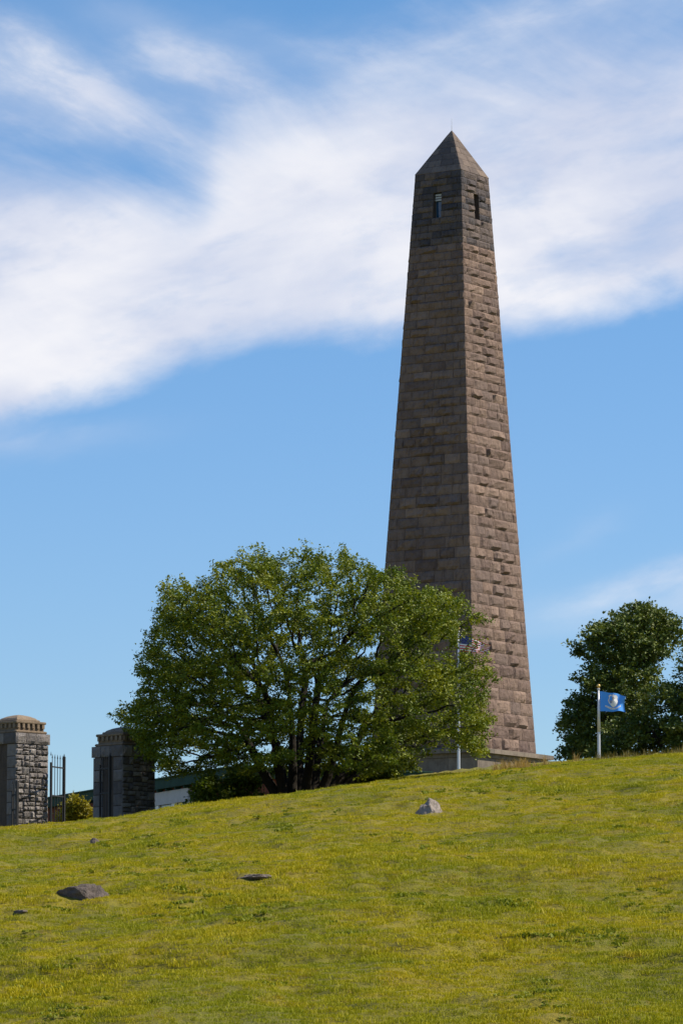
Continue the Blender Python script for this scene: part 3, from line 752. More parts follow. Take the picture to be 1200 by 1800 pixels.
def gate(px, yb, yt, Yd, ang, n, width, label, heavy=True):
    b = at(px, yb, Yd); t = at(px, yt, Yd); H = t.z - b.z
    root = empty('iron_gate', b, ang); tag(root, label, 'gate', 'iron gate leaves')
    zb_ = -.6
    for k in range(n):
        x = width * (k + .5) / n
        m = MB(); m.tube((x, 0, zb_), (x, 0, H - .12), .014, n=6); m.tube((x, 0, H - .13), (x, 0, H + .03), .026, .002, 6)
        m.build('picket', M_iron, root)
    for z in (H - .46, zb_ + .25, H * .45):
        m = MB(); m.box(0, width, -.02, .02, z - .025, z + .025); m.build('rail', M_iron, root)
    for x, w in ((0, .03), (width, .045)):
        m = MB(); m.box(x - w, x + w, -w, w, zb_, H - .02 if x else H - .3); m.tube((x, 0, H - .04), (x, 0, H + .1), w * .8, .004, 6); m.build('gate_post', M_iron, root)
    return root
gate(89, 1457, 1326, 161.9, radians(68), 5, 1.15, 'open iron picket gate leaf beside the sunlit gate pillar')
gate(176, 1449, 1330, 157.3, radians(-62), 5, .85, 'black iron gate leaf folded against the shaded gate pillar')
gate(22, 1462, 1376, 161.4, radians(-50), 2, .3, 'short dark iron gate post against the face of the sunlit pillar')

# ------------------------------------------------------------------ building
M_roofg = stone_mat('green_copper_fascia', [(0, (0.016, 0.050, 0.042)), (1, (0.03, 0.075, 0.062))], 0.1, 1.0)
M_brick = stone_mat('brick', [(0, (0.14, 0.045, 0.03)), (1, (0.20, 0.07, 0.045))], 0.3, 3.0)
M_panel = stone_mat('pale_panel', [(0, (0.40, 0.40, 0.42)), (1, (0.50, 0.50, 0.52))], 0.05, 1.0, False, .2)
M_dark = pmat('dark_interior_glass', (0.02, 0.03, 0.035), 0.15)
br = at(398, 1350, 190); bl = at(100, 1388.5, 212)
dv = Vector((bl.x - br.x, bl.y - br.y, 0)); LEN = dv.length; dv.normalize()
bld = empty('museum_building', (br.x, br.y, 8.0), math.atan2(dv.y, dv.x)); tag(bld, 'low brick building with dark green roof edge behind the gate pillars', 'building')
zt_ = br.z - 8.0
def bpart(name, mat, x0, x1, y0, y1, z0, z1, t=.5, parent=bld):
    m = MB(); m.box(x0, x1, y0, y1, z0, z1); return m.build(name, mat, parent, attrs={'tint': [t] * len(m.v)})
def wall_x(px):                                 # distance along the wall seen at photo column px
    a = at(px, 1400, 1.0).x
    return (a * br.y - br.x) / (dv.x - a * dv.y)
bpart('wall', M_brick, -1, LEN + 4, -9, -.06, 0, zt_ - .50)
bpart('fascia', M_roofg, -1.3, LEN + 4.3, -9.3, .30, zt_ - .50, zt_ - .06)
bpart('roof_edge', M_roofg, -1.4, LEN + 4.4, -9.4, .40, zt_ - .06, zt_, .9)
for k in range(int(LEN / 1.2)):
    bpart('soffit_bracket', M_roofg, k * 1.2, k * 1.2 + .12, -.05, .24, zt_ - .62, zt_ - .505, .2)
xa, xb = wall_x(352), wall_x(262)
xc = wall_x(335)
bpart('panel', M_panel, xc, xb, -.055, .10, zt_ - 1.22, zt_ - .62)
bpart('panel', M_panel, xa - 1.2, xc - .02, -.055, .08, zt_ - 1.22, zt_ - .86, .3)
for k, (p0, p1) in enumerate(((276, 281), (304, 310), (334, 339))):
    bpart('window_mullion', M_white, wall_x(p1), wall_x(p0), -.05, .06, zt_ - 2.4, zt_ - 1.225)
for p0, p1 in ((282, 303), (311, 333), (252, 275)):
    w_ = bpart('window', M_dark, wall_x(p1), wall_x(p0), -.055, -.02, zt_ - 2.2, zt_ - 1.225)
    bpart('sill', M_white, wall_x(p1), wall_x(p0), -.05, .05, zt_ - 1.86, zt_ - 1.76, .5, w_)

# ------------------------------------------------------------------ flags and poles
def pole(px, ytop, Yd, label, r0=.075, ball=True):
    t = at(px, ytop, Yd); gz_ = float(hill(t.x, t.y)) - .1
    root = empty('flagpole', (t.x, t.y, gz_)); tag(root, label, 'flagpole', 'flagpoles on the hilltop')
    H = t.z - gz_
    m = MB(); m.tube((0, 0, 0), (0, 0, H * .5), r0 * 1.15, r0, 12, False); m.tube((0, 0, H * .5), (0, 0, H - .1), r0, r0 * .62, 12); m.build('pole', M_pole, root, True)
    m = MB(); m.lathe([(r0 * 1.9, 0.0), (r0 * 1.9, .18), (r0 * 1.3, .26)], 12); m.build('base_collar', M_pole, root)
    m = MB(); m.lathe([(r0 * .5, H - .12), (r0 * 1.0, H - .10), (r0 * 1.0, H - .04), (r0 * .4, H - .02)], 12); m.build('truck', M_pole, root)
    m = MB(); R_ = .11; m.lathe([(R_ * sin(pi * k / 8) + .001, H + R_ - R_ * cos(pi * k / 8)) for k in range(9)], 12); m.build('finial_ball', M_gold, root, True)
    m = MB(); m.tube((r0 * 1.1, -.03, 1.2), (r0 * .9, -.03, H - .1), .008, n=4); m.build('halyard', M_white, root)
    m = MB(); m.box(r0 * .9, r0 * 1.3, -.02, .02, 1.15, 1.3); m.build('cleat', M_iron, root)
    return root, t
def flag(name, label, org, w, h, droop_t, droop_b, matf, mats, nu, nv, seed, amp=.09):
    """cloth in its own u, v; returns the mapping so that print can lie on it"""
    def P(u, v, off=0.0):
        du = droop_t * v + droop_b * (1 - v)
        y = amp * (u ** .7) * (sin(7.5 * u + 1.5 * v + seed) + .45 * sin(15 * u - 4 * v + seed * 2))
        fold = .05 * u * sin(10 * u - 5 * v + seed)
        x = w * u * (1 - .05 * sin(3 * v + seed) * u)
        return (x, y + off, h * (v - 1) + du * (u ** 1.15) + fold)
    V = [P(i / nu, j / nv) for j in range(nv + 1) for i in range(nu + 1)]
    Fc = [(j * (nu + 1) + i, j * (nu + 1) + i + 1, (j + 1) * (nu + 1) + i + 1, (j + 1) * (nu + 1) + i) for j in range(nv) for i in range(nu)]
    mi = [matf((i + .5) / nu, (j + .5) / nv) for j in range(nv) for i in range(nu)]
    root = empty(name, org); tag(root, label, 'flag')
    o = mesh_np('cloth', V, Fc, mats, root, smooth=True); o.data.polygons.foreach_set('material_index', mi)
    return root, P
def poly_print(name, P, root, polys, mat):
    for off in (-.006, .006):
        V = []; Fc = []
        for pl_ in polys:
            b = len(V); V += [P(u, v, off) for u, v in pl_]; Fc.append(tuple(range(b, b + len(pl_))))
        yield mesh_np(name, V, Fc, mat, root)
us_r, us_t = pole(805, 1108, 240, 'tall metal flagpole of the striped flag, seen through the right side of the tree')
def usf(u, v):
    row = min(12, int(v * 13)); 
    if u < .4 and row >= 6: return 2
    return 0 if row % 2 == 0 else 1
usflag, Pf = flag('striped_flag', 'red, white and blue striped and starred flag waving among the tree leaves', (us_t.x + .09, us_t.y, us_t.z - .22), 1.68, .98, -.62, -.12, usf, [M_red, M_white, M_navy], 40, 26, 1.1, .12)
st_ = []
for r_ in range(9):
    for c_ in range(6 if r_ % 2 == 0 else 5):
        cu = .4 * (.085 + c_ * .166 + (.083 if r_ % 2 else 0)); cv = 1 - (7 / 13) * (.1 + r_ * .1)
        st_.append([(cu + .0085 * (1 if k % 2 == 0 else .4) * sin(k * pi / 5) * 1.0, cv + .0145 * (1 if k % 2 == 0 else .4) * cos(k * pi / 5)) for k in range(10)])
list(poly_print('stars', Pf, usflag, st_, M_white))
ct_r, ct_t = pole(1051, 1209, 250, 'pale metal flagpole with a gilt ball standing before the dark trees on the right', .085)
ctflag, Pc = flag('blue_flag', 'bright blue flag with a white shield and ribbon flying before the dark trees', (ct_t.x + .09, ct_t.y, ct_t.z - .2), 1.5, 1.18, -.26, -.02, lambda u, v: 0, [M_azure], 30, 20, 0.2, .10)
def oval(cu, cv, a, b, n=20, ang=0): return [(cu + a * cos(2 * pi * k / n), cv + b * sin(2 * pi * k / n)) for k in range(n)]
shield = [(.36, .80), (.42, .86), (.47, .83), (.52, .88), (.57, .83), (.62, .86), (.68, .80), (.665, .70), (.70, .58), (.67, .44), (.60, .34), (.52, .27), (.44, .34), (.37, .44), (.34, .58), (.375, .70)]
cshx, cshy = .52, .58
def gridpoly(pl_, k): return [(cshx + (u - cshx) * k, cshy + (v - cshy) * k) for u, v in pl_]
def fan(pl_):
    c = (sum(p[0] for p in pl_) / len(pl_), sum(p[1] for p in pl_) / len(pl_))
    return [[c, pl_[i], pl_[(i + 1) % len(pl_)]] for i in range(len(pl_))]
def Pc2(k):
    return lambda u, v, off=0.0: Pc(u, v, off * k)
list(poly_print('shield_border', Pc2(1.0), ctflag, fan(gridpoly(shield, 1.16)), M_gild))
list(poly_print('shield', Pc2(1.8), ctflag, fan(gridpoly(shield, 1.11)), M_white))
for cu, cv in ((.52, .70), (.44, .50), (.60, .50)):
    vine = [oval(cu, cv, .006, .085)] 
    for k in range(3): vine += [oval(cu - .028, cv + .05 - .045 * k, .02, .02, 8), oval(cu + .028, cv + .05 - .045 * k, .02, .02, 8)]
    list(poly_print('grapevine', Pc2(2.6), ctflag, vine, M_vine))
rib = []
def rb(t): return .20 + .64 * t, .23 - .13 * sin(pi * t) + .04 * t
for k in range(16):
    (a, b), (c, d) = rb(k / 16), rb((k + 1) / 16); rib.append([(a, b), (c, d), (c, d + .085), (a, b + .085)])
list(poly_print('ribbon', Pc2(1.8), ctflag, rib, M_white))
tcv = bpy.data.curves.new('motto', 'FONT'); tcv.body = 'QUI TRANSTULIT SUSTINET'; tcv.size = 1.0; tcv.resolution_u = 2
tob = bpy.data.objects.new('motto', tcv); COL.objects.link(tob)
tme = bpy.data.meshes.new_from_object(tob.evaluated_get(bpy.context.evaluated_depsgraph_get())); COL.objects.unlink(tob); bpy.data.objects.remove(tob)
tx = np.array([v.co[:] for v in tme.vertices]); wd = tx[:, 0].max()
tv = []
for x_, y_, _z_ in tx:
    t_ = .06 + .88 * x_ / wd; a, b = rb(t_); tv.append(Pc(a, b + .022 + y_ * .045, -.006 * 2.6))
mesh_np('motto', tv, [tuple(p.vertices) for p in tme.polygons], M_ink, ctflag)
pole(675, 1226, 236, 'pale metal flagpole almost hidden behind the tree, between its trunk and the obelisk')

# ------------------------------------------------------------------ plants
def inside(poly, x, y):
    c = np.zeros(len(x), bool); n = len(poly)
    for i in range(n):
        x1, y1 = poly[i]; x2, y2 = poly[(i + 1) % n]
        k = ((y1 > y) != (y2 > y)) & (x < (x2 - x1) * (y - y1) / (y2 - y1 + 1e-9) + x1); c ^= k
    return c
def grow_tree(att, nodes, parents, step, infl, kill, iters, up=0.0):
    nodes = list(map(np.array, nodes)); parents = list(parents)
    Np = np.array(nodes); A = att.copy()
    d = np.linalg.norm(A[:, None] - Np[None], axis=2); near = d.argmin(1); dist = d.min(1)
    for it in range(iters):
        act = dist < infl
        if not act.any():
            infl *= 1.3; 
            if infl > 12: break
            continue
        dirs = np.zeros((len(nodes), 3)); w = A[act] - np.array(nodes)[near[act]]
        w /= np.linalg.norm(w, axis=1)[:, None] + 1e-9
        np.add.at(dirs, near[act], w)
        ids = np.unique(near[act]); new = []
        arr = np.array(nodes)
        dd = dirs[ids]; ln = np.linalg.norm(dd, axis=1); ok = ln > 1e-3; ids = ids[ok]; dd = dd[ok] / ln[ok][:, None]
        dd += rng.normal(0, .16, dd.shape); dd[:, 2] += up; dd /= np.linalg.norm(dd, axis=1)[:, None]
        newp = arr[ids] + dd * step; base = len(nodes)
        nodes += list(newp); parents += list(ids)
        D = np.linalg.norm(A[:, None] - newp[None], axis=2); nn = D.argmin(1); nd = D.min(1)
        upd = nd < dist; near[upd] = base + nn[upd]; dist[upd] = nd[upd]
        keep = dist > kill; A = A[keep]; near = near[keep]; dist = dist[keep]
        if len(A) == 0: break
    return np.array(nodes), np.array(parents)
def wood(nodes, parents, tip, expo=2.4, rmax=.3):
    n = len(nodes); r = np.zeros(n); cnt = np.zeros(n, int); acc = np.zeros(n)
    for i in range(n - 1, -1, -1):
        r[i] = max(tip, acc[i] ** (1 / expo)) if acc[i] > 0 else tip
        if parents[i] >= 0: acc[parents[i]] += r[i] ** expo; cnt[parents[i]] += 1
    return np.minimum(r, rmax), cnt
def tubes(nodes, parents, r, rmin, name, mat, parent, k=5):
    ch = np.where((parents >= 0) & (r > rmin))[0]; p = parents[ch]
    a, b = nodes[p], nodes[ch]; d = b - a; d /= np.linalg.norm(d, axis=1)[:, None] + 1e-9
    ref = np.tile([0.31, 0.87, 0.38], (len(ch), 1)); s1 = np.cross(d, ref); s1 /= np.linalg.norm(s1, axis=1)[:, None]; s2 = np.cross(d, s1)
    an = 2 * pi * np.arange(k) / k; cs = s1[:, None] * np.cos(an)[None, :, None] + s2[:, None] * np.sin(an)[None, :, None]
    rp = np.minimum(r[p], r[ch] * 1.5)
    va = a[:, None] - d[:, None] * (r[ch] * .3)[:, None, None] + cs * rp[:, None, None]; vb = b[:, None] + d[:, None] * (r[ch] * .3)[:, None, None] + cs * r[ch][:, None, None]
    V = np.concatenate([va, vb], 1).reshape(-1, 3); base = (np.arange(len(ch)) * 2 * k)[:, None]; i = np.arange(k)
    Fq = np.stack([base + i, base + (i + 1) % k, base + k + (i + 1) % k, base + k + i], 2).reshape(-1, 4)
    return mesh_np(name, V, Fq, mat, parent, {'tint': np.full(len(V), .5)}, smooth=True)
def leaves(cent, size, name, mat, parent, upb=.6, aspect=.6, tint=None):
    n = len(cent); nr = rng.normal(0, 1, (n, 3)); nr[:, 2] = np.abs(nr[:, 2]) * 1.0 + upb; nr /= np.linalg.norm(nr, axis=1)[:, None]
    t = np.cross(nr, rng.normal(0, 1, (n, 3))); t /= np.linalg.norm(t, axis=1)[:, None] + 1e-9; b = np.cross(nr, t)
    s = size * rng.uniform(.6, 1.3, n); L = (t * s[:, None]); Wd = b * (s * aspect)[:, None]
    # pointed oval folded along the midrib
    q = np.stack([cent - L, cent - L * .1 + Wd + nr * (s * .18)[:, None], cent + L, cent - L * .1 - Wd + nr * (s * .18)[:, None]], 1)
    V = q.reshape(-1, 3); i = (np.arange(n) * 4)[:, None]
    T = np.concatenate([i + [0, 1, 2], i + [0, 2, 3]], 1).reshape(-1, 3)
    tt = rng.random(n) if tint is None else tint
    o = mesh_np(name, V, T, mat, parent, {'tint': np.repeat(tt, 4)}); return tag(o, kind='stuff')

def make_tree(name, label, group, cat, poly, Yd, base_px, stems, cx, hw, depth, natt, thin, seed, leaf, lmat, per, spread, step=.22, infl=1.7, kill=.36, tip=.009, clusters=None, rmax=.3, up=.02, upb=.6, gaps=-9, cull=None, sprigs=0, stemr=.1):
    global rng
    rng = np.random.default_rng(seed)
    xs_ = [p[0] for p in poly]; ys_ = [p[1] for p in poly]
    M = natt * 14; px = rng.uniform(min(xs_), max(xs_), M); py = rng.uniform(min(ys_), max(ys_), M)
    k = inside(poly, px, py) & (rng.random(M) < thin(px, py)); px, py = px[k], py[k]
    u = rng.uniform(-1, 1, len(px)); u = np.sign(u) * np.abs(u) ** .5
    cl = vnoise(px / 34.0 + u * 2.1 + seed, py / 26.0 + u * 1.3) + .6 * vnoise(px / 15.0 - u * 3, py / 12.0 + u * 4)
    k = cl > np.where((py > 1240) & (px < 720), gaps - .12, gaps); px, py, u = px[k][:natt], py[k][:natt], u[k][:natt]
    hd = depth * np.sqrt(np.clip(1 - ((px - cx) / hw) ** 2, .03, 1)) * np.clip((py - (min(ys_) - 25)) / 160.0, .3, 1) ** .5
    yy = Yd + u * hd
    # measure every point at the tree's own distance so that the crown keeps its shape in depth
    c, s = cos(PITCH), sin(PITCH)
    def world(px, py, yy):
        dx, dz = (px - 600) / F, (900 - py) / F; k_ = Yd / (c - dz * s)
        return np.stack([dx * k_, yy, EYE + (s + dz * c) * k_], 1)
    att = world(px, py, yy)
    if sprigs:                                   # shoots that stand out of the outline
        pc = np.mean(poly, 0); ex = []
        for _ in range(sprigs):
            i = rng.integers(0, len(poly)); t = rng.random(); q = np.array(poly[i]) * (1 - t) + np.array(poly[(i + 1) % len(poly)]) * t
            if q[1] > 1270 or q[0] > 835: continue
            d = (q - pc) / np.linalg.norm(q - pc) + rng.normal(0, .35, 2) + np.array([0, -.25]); dep = Yd + rng.normal(0, 1.5)
            for k_ in (-12, -5, 2, 8, 14)[:rng.integers(3, 6 if q[0] > 270 else 4)]:
                e = q + d * k_; ex.append(world(np.array([e[0]]), np.array([e[1]]), np.array([dep]))[0])
        att = np.concatenate([att, np.array(ex)])
    if clusters:
        cen = att[rng.integers(0, len(att), clusters)]
        att = cen[rng.integers(0, clusters, natt)] + rng.normal(0, 1, (natt, 3)) * np.array([.34, .34, .17]) * (infl / 1.7)
    b = world(np.array([base_px[0]]), np.array([base_px[1]]), np.array([Yd]))[0]; b[2] = min(b[2], float(hill(b[0], Yd))) - .25
    nodes = [b]; par = [-1]
    for (sx, sy, ex, ey, dy) in stems:
        p0 = world(np.array([sx]), np.array([sy]), np.array([Yd + dy * .12]))[0]; p1 = world(np.array([ex]), np.array([ey]), np.array([Yd + dy]))[0]
        p0[2] -= .3
        n = max(3, int(np.linalg.norm(p1 - p0) / step)); prev = 0
        bend = rng.normal(0, .12, 3); bend[2] = 0
        for i in range(n + 1):
            t = i / n; q = p0 * (1 - t) + p1 * t + bend * sin(pi * t) + rng.normal(0, .015, 3); nodes.append(q); par.append(prev); prev = len(nodes) - 1
    nd, pr = grow_tree(att, nodes, par, step, infl, kill, 130, up)
    r, cnt = wood(nd, pr, tip, 2.05, rmax)
    ns = len(nodes); zz = nd[:ns, 2] - b[2]; r[:ns] = np.maximum(r[:ns], stemr * np.clip(1.1 - zz / 5.0, .35, 1))
    root = empty(name, tuple(b)); tag(root, label, cat, group)
    nl = nd - b
    tubes(nl, pr, r, tip * 2.2, 'trunk', M_bark, root, 7)
    o = tubes(nl, pr, np.where(r <= tip * 2.2, r, 0), 0.0, 'twigs', M_bark, root, 3); tag(o, kind='stuff')
    sites = np.where(r < tip * 2.6)[0]
    sites = sites[sites > len(nodes)]
    dr = nl[sites] - nl[pr[sites]]; dr /= np.linalg.norm(dr, axis=1)[:, None] + 1e-9
    cen = np.repeat(nl[sites], per, 0); dd = np.repeat(dr, per, 0); tl = rng.random(len(cen))[:, None]
    cen = cen + dd * (tl * step * 1.6) + rng.normal(0, 1, cen.shape) * np.array([spread, spread, spread * .55])
    cl = np.repeat(rng.random(len(sites)), per) * .5 + rng.random(len(cen)) * .5
    if cull:                                    # thin spots in the crown
        w = cen + b; dy = w[:, 1] * c + (w[:, 2] - EYE) * s; qx = 600 + F * w[:, 0] / dy; qy = 900 - F * ((w[:, 2] - EYE) * c - w[:, 1] * s) / dy
        kp = np.ones(len(cen), bool)
        for (ux, uy, ra, rb_, pr_) in cull: kp &= ~((((qx - ux) / ra) ** 2 + ((qy - uy) / rb_) ** 2 < 1) & (rng.random(len(cen)) < pr_))
        cen, cl = cen[kp], cl[kp]
    leaves(cen, leaf, 'foliage', lmat, root, upb, .6, cl)
    print(name, len(nd), len(cen))
    return root

main_poly = [(200, 1257), (222, 1236), (262, 1215), (246, 1185), (250, 1160), (275, 1140), (266, 1105), (278, 1075), (298, 1040), (322, 1024), (360, 1030), (400, 998), (440, 990), (452, 974), (490, 992), (540, 975), (556, 966), (575, 984), (605, 980), (628, 1008), (645, 996), (670, 1020), (690, 1008), (720, 1040), (745, 1052), (762, 1036), (800, 1060), (830, 1085), (858, 1098), (850, 1125), (868, 1145), (850, 1165), (873, 1195), (850, 1230), (862, 1262), (848, 1300), (852, 1330), (815, 1322), (790, 1300), (752, 1322), (735, 1340), (694, 1358), (640, 1366), (600, 1366), (570, 1352), (470, 1356), (430, 1374), (380, 1345), (320, 1352), (275, 1356), (255, 1320), (236, 1290), (215, 1272)]
def thin_main(px, py):
    w = np.ones(len(px))
    w = np.where((px > 400) & (px < 660) & (py > 1225), .8, w)
    w = np.where((px > 795) & (px < 868) & (py > 1106) & (py < 1152), .06, w)
    w = np.where((px > 796) & (px < 814) & (py > 1195), .6, w)
    w = np.where((px > 690) & (py > 1290), .8, w)
    w = np.where((px > 240) & (px < 420) & (py > 1230), .85, w)
    return w
make_tree('spreading_tree', 'broad spreading many-stemmed green tree in front of the obelisk', None, 'tree', main_poly, 155.5, (530, 1391),
          [(492, 1396, 430, 1290, -1.0), (503, 1396, 455, 1225, 1.5), (512, 1396, 505, 1190, -.5), (524, 1394, 535, 1180, 2.0), (535, 1393, 560, 1200, -1.6), (550, 1393, 575, 1230, 1.2), (562, 1392, 610, 1240, -.6), (575, 1390, 640, 1270, 1.0), (500, 1396, 475, 1240, -1.8), (580, 1389, 660, 1320, .8)],
          535, 335, 6.2, 7000, thin_main, 42, .056, M_leaf, 40, .105, kill=.32, tip=.010, rmax=.30, gaps=.01, stemr=.19, sprigs=60, cull=[(836, 1131, 34, 19, .75), (805, 1255, 6, 80, .35)])
maple_a = [(990, 1250), (1015, 1220), (1012, 1185), (1036, 1165), (1038, 1115), (1060, 1090), (1082, 1076), (1108, 1062), (1130, 1058), (1155, 1070), (1174, 1090), (1177, 1110), (1165, 1130), (1142, 1142), (1122, 1175), (1112, 1220), (1100, 1250), (1075, 1290), (1040, 1312), (1010, 1325), (1008, 1300), (994, 1270)]
def thin_a(px, py):
    w = np.ones(len(px)); w = np.where((px > 1015) & (px < 1085) & (py > 1225) & (py < 1275), .3, w); return w
maple_a = [(a, b + 12) for a, b in maple_a]
make_tree('broadleaf_tree', 'tall dark broad-leaved tree rising behind the blue flag', 'trees beyond the hilltop', 'tree', maple_a, 292, (1128, 1345),
          [(1128, 1345, 1132, 1200, 0), (1128, 1345, 1138, 1180, .6), (1128, 1340, 1060, 1260, -.8), (1128, 1340, 1040, 1300, .8)],
          1085, 115, 4.4, 2300, thin_a, 43, .125, M_leaf_maple, 30, .20, .34, 2.6, .40, .016, 105, upb=.3)
maple_b = [(1052, 1338), (1062, 1300), (1095, 1275), (1132, 1250), (1162, 1218), (1186, 1188), (1208, 1165), (1230, 1135), (1290, 1150), (1330, 1210), (1340, 1340)]
make_tree('broadleaf_tree', 'rounded dark tree at the right edge of the hilltop', 'trees beyond the hilltop', 'tree', maple_b, 284, (1190, 1345),
          [(1190, 1345, 1180, 1250, 0), (1190, 1345, 1220, 1240, .6), (1190, 1345, 1140, 1280, -.8)],
          1215, 135, 4.6, 2600, lambda a, b: np.ones(len(a)), 44, .125, M_leaf_maple, 30, .22, .34, 2.6, .42, .016, 130, upb=.3)
def bush(px, py, wpx, hpx, Yd, label, mat, n, leaf, seed):
    global rng
    rng = np.random.default_rng(seed)
    m = F / Yd; c = at(px, py, Yd); rx, rz = wpx / 2 / m, hpx / m
    gz_ = float(hill(c.x, c.y)) - .1
    root = empty('leafy_bush', (c.x, c.y, gz_)); tag(root, label, 'bush', 'bushes below the skyline trees')
    H = c.z - gz_
    ncl = 26; th = rng.uniform(0, 2 * pi, ncl); rr = np.sqrt(rng.random(ncl)); zz = rng.uniform(.15, 1, ncl)
    lim = np.sqrt(np.clip(1.08 - zz ** 2, .08, 1))
    C = np.stack([np.cos(th) * rr * rx * lim, np.sin(th) * rr * rx * .8 * lim, zz * H * .92], 1)
    k = rng.integers(0, ncl, n); P_ = C[k] + rng.normal(0, 1, (n, 3)) * np.array([rx * .17, rx * .17, H * .10])
    P_ = P_[(P_[:, 2] > 0.02)]
    mb = MB()
    for q in C: mb.tube((q[0] * .15, q[1] * .15, 0), tuple(q), .02, .006, 5, False)
    mb.build('stems', M_bark, root, attrs={'tint': [.5] * len(mb.v)})
    leaves(P_, leaf, 'foliage', mat, root, .4, .65)
    return root
bush(136, 1404, 78, 60, 172, 'sunny yellow-green bush between the two gate pillars', M_leaf_bush2, 5200, .07, 1)
bush(366, 1366, 78, 60, 156, 'light green leafy bush farthest left of the tree trunk', M_leaf_bush, 3600, .065, 2)
bush(425, 1356, 92, 60, 157, 'green bush just left of the spreading tree trunk', M_leaf_bush, 3600, .065, 3)
bush(618, 1347, 90, 44, 157, 'bright green bush just right of the spreading tree trunk', M_leaf_bush, 3800, .065, 4)
bush(672, 1345, 64, 34, 157, 'small low green bush against the left of the plinth', M_leaf_bush, 2600, .06, 5)

def tufts(name, label, spots, h0, h1, nb, mat, w, lean, cat, seed):
    r = np.random.default_rng(seed); V = []; T = []; tt = []
    for (x, y, s) in spots:
        z = float(hill(x, y))
        for k in range(nb):
            h = r.uniform(h0, h1) * s; a = r.uniform(0, 2 * pi); l = lean * h * r.uniform(.1, 1); c = r.uniform(0, pi)
            dx, dy = r.normal(0, .07, 2); wx, wy = w * cos(c), w * sin(c); i = len(V); g = r.random()
            b0 = (x + dx, y + dy)
            V += [(b0[0] - wx, b0[1] - wy, z - .03), (b0[0] + wx, b0[1] + wy, z - .03), (b0[0] + l * cos(a) * .35 + wx, b0[1] + l * sin(a) * .35 + wy, z + h * .6), (b0[0] + l * cos(a) * .35 - wx, b0[1] + l * sin(a) * .35 - wy, z + h * .6), (b0[0] + l * cos(a), b0[1] + l * sin(a), z + h)]
            T += [(i, i + 1, i + 2), (i, i + 2, i + 3), (i + 3, i + 2, i + 4)]; tt += [g] * 5
    o = mesh_np(name, V, np.array(T), mat, attrs={'tint': tt}); tag(o, label, cat, kind='stuff'); return o
r_ = np.random.default_rng(77)
sp = []
for _ in range(30):
    px = r_.normal(915, 26); y = r_.uniform(151, 157); p = at(px, 1340, y); sp.append((p.x, y, r_.uniform(.5, 1.1)))
tufts('dry_grass', 'tall golden dry grass in front of the obelisk plinth', sp, .18, .52, 26, M_straw, .006, .8, 'grass', 1)
sp = []
for _ in range(110):
    px = r_.uniform(1000, 1260); y = r_.uniform(148, 156); p = at(px, 1330, y); sp.append((p.x, y, r_.uniform(.3, 1.0) * (1.2 if px > 1040 else .6)))
for _ in range(70):
    px = r_.uniform(275, 600); y = r_.uniform(149, 152); p = at(px, 1400, y); sp.append((p.x, y, r_.uniform(.2, .7)))
for _ in range(60):
    px = r_.uniform(600, 1000); y = r_.uniform(148, 153); p = at(px, 1350, y); sp.append((p.x, y, r_.uniform(.2, .5)))
tufts('weeds', 'unmown grass and weed stalks along the top of the hill', sp, .12, .36, 12, M_weed, .006, .6, 'grass', 2)

# ------------------------------------------------------------------ rocks on the slope
def rock(name, label, px, py, w, d, h, seed, rz=0.0, sink=.25, squash=None, cuts=7, tint=.5, mat=None, rough=.10):
    import bmesh
    r = random.Random(seed); p = hit(px, py)
    bm = bmesh.new(); bmesh.ops.create_icosphere(bm, subdivisions=4, radius=1.0)
    planes = []
    for k in range(cuts):
        n = Vector((r.uniform(-1, 1), r.uniform(-1, 1), r.uniform(-.3, 1))).normalized(); planes.append((n, r.uniform(.55, .85)))
    if squash: planes += [(Vector(n).normalized(), q) for n, q in squash]
    for v in bm.verts:
        for n, q in planes:
            e = v.co.dot(n) - q
            if e > 0: v.co -= n * e * .84
        q = v.co * 2.2 + Vector((seed, 0, 0))
        v.co += v.co.normalized() * (float(vnoise(np.array(q.x * 1.3), np.array(q.y * 1.3 + q.z * 1.7))) * rough * 1.4 + float(vnoise(np.array(q.x * 4 + 5), np.array(q.y * 4 - q.z * 3.1))) * rough * .8)
        v.co = Vector((v.co.x * w / 2, v.co.y * d / 2, v.co.z * h))
    me = bpy.data.meshes.new(name); bm.to_mesh(me); bm.free()
    a = me.attributes.new('tint', 'FLOAT', 'POINT'); a.data.foreach_set('value', np.full(len(me.vertices), tint, dtype=np.float32))
    me.materials.append(mat or M_rock)
    o = bpy.data.objects.new(name, me); COL.objects.link(o); o.location = p + Vector((0, 0, -h * sink)); o.rotation_euler = (0, 0, rz)
    tag(o, label, 'rock'); return o
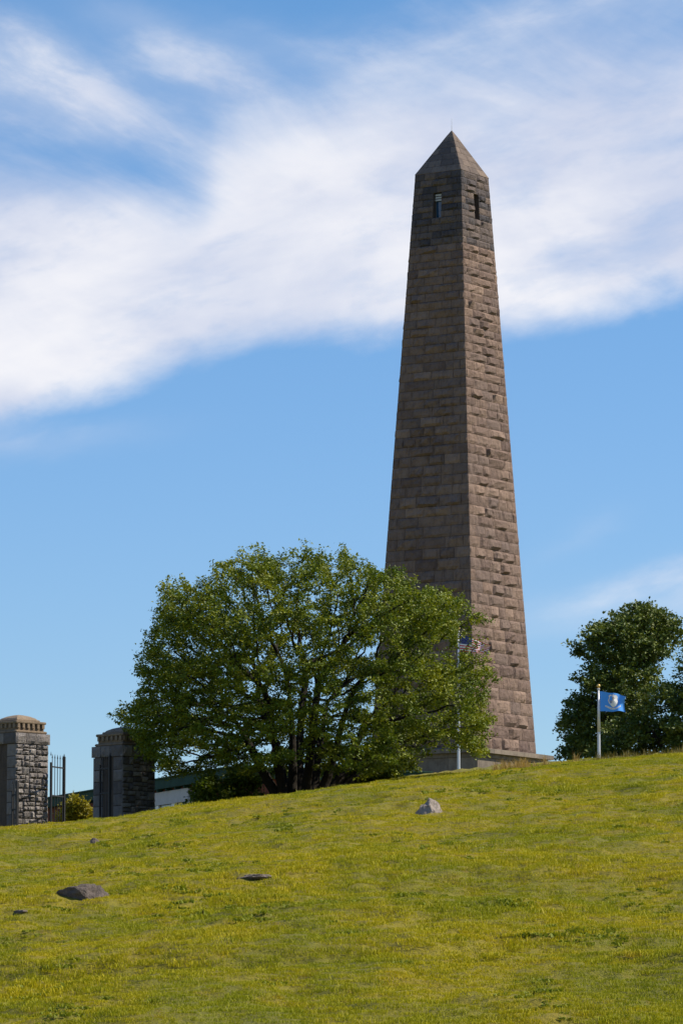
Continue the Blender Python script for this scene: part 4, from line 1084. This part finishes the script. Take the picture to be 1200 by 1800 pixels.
rock('boulder', 'long grey boulder half sunk in the lower left of the slope', 140, 1577, 1.22, .8, .40, 12, radians(10), .22, [((-.30, -1, -.05), .66), ((.05, .1, 1), .66), ((.85, -.7, .3), .66), ((-.72, -.68, .05), .50)], 3, .1, rough=.17).rotation_euler = (0, -.16, radians(10))
rock('pointed_rock', 'pale angular pointed rock alone on the upper slope below the plinth', 753, 1429, .86, .7, .46, 31, radians(15), .12, [((-.62, -.6, .5), .40), ((.6, -.6, .5), .52), ((.1, .9, .5), .5)], 4, .75, rough=.15)
rock('small_rock', 'small brown rock in the grass below the shaded gate pillar', 166, 1481, .30, .3, .15, 7, 0, .2, None, 6, .1)
rock('flat_stone', 'flat bare stone lying level with the grass at mid slope', 447, 1539, .70, .9, .09, 17, .3, .62, [((0, 0, 1), .5)], 5, .2)
rock('flat_stone', 'low flat stone with rusty edge below the left end of the boulder', 38, 1603, .30, .5, .06, 19, .1, .3, [((0, 0, 1), .5)], 5, .2)
p = hit(357, 1612)
mb = MB(); mb.box(-.013, .013, -.011, .011, -.05, .10, .003); mb.tube((0, 0, .09), (.006, 0, .135), .011, .004, 6)
o = mb.build('wooden_stake', M_bark, attrs={'tint': [.5] * len(mb.v)}); o.location = p; tag(o, 'short dark wooden stake sticking up from the lower grass', 'stake')
# keep the clumps off the bare stones
def clear(pts, px, py, rx, ry):
    q = hit(px, py); return pts[((pts[:, 0] - q.x) / rx) ** 2 + ((pts[:, 1] - q.y) / ry) ** 2 > 1]
rng = np.random.default_rng(99)
bare = vnoise(pts[:, 0] * .9 + 20, pts[:, 1] * .55) + .7 * vnoise(pts[:, 0] * 2.6, pts[:, 1] * 1.9 + 5)
pts = pts[(bare < .66) | (rng.random(len(pts)) < .35)]
pts = clear(pts, 140, 1577, .56, .36); pts = clear(pts, 753, 1429, .36, .3); pts = clear(pts, 447, 1539, .33, .5); pts = clear(pts, 38, 1603, .16, .28)
g = build_grass(pts); tag(g, 'sunlit olive green mown grass covering the whole slope', 'grass', kind='stuff')
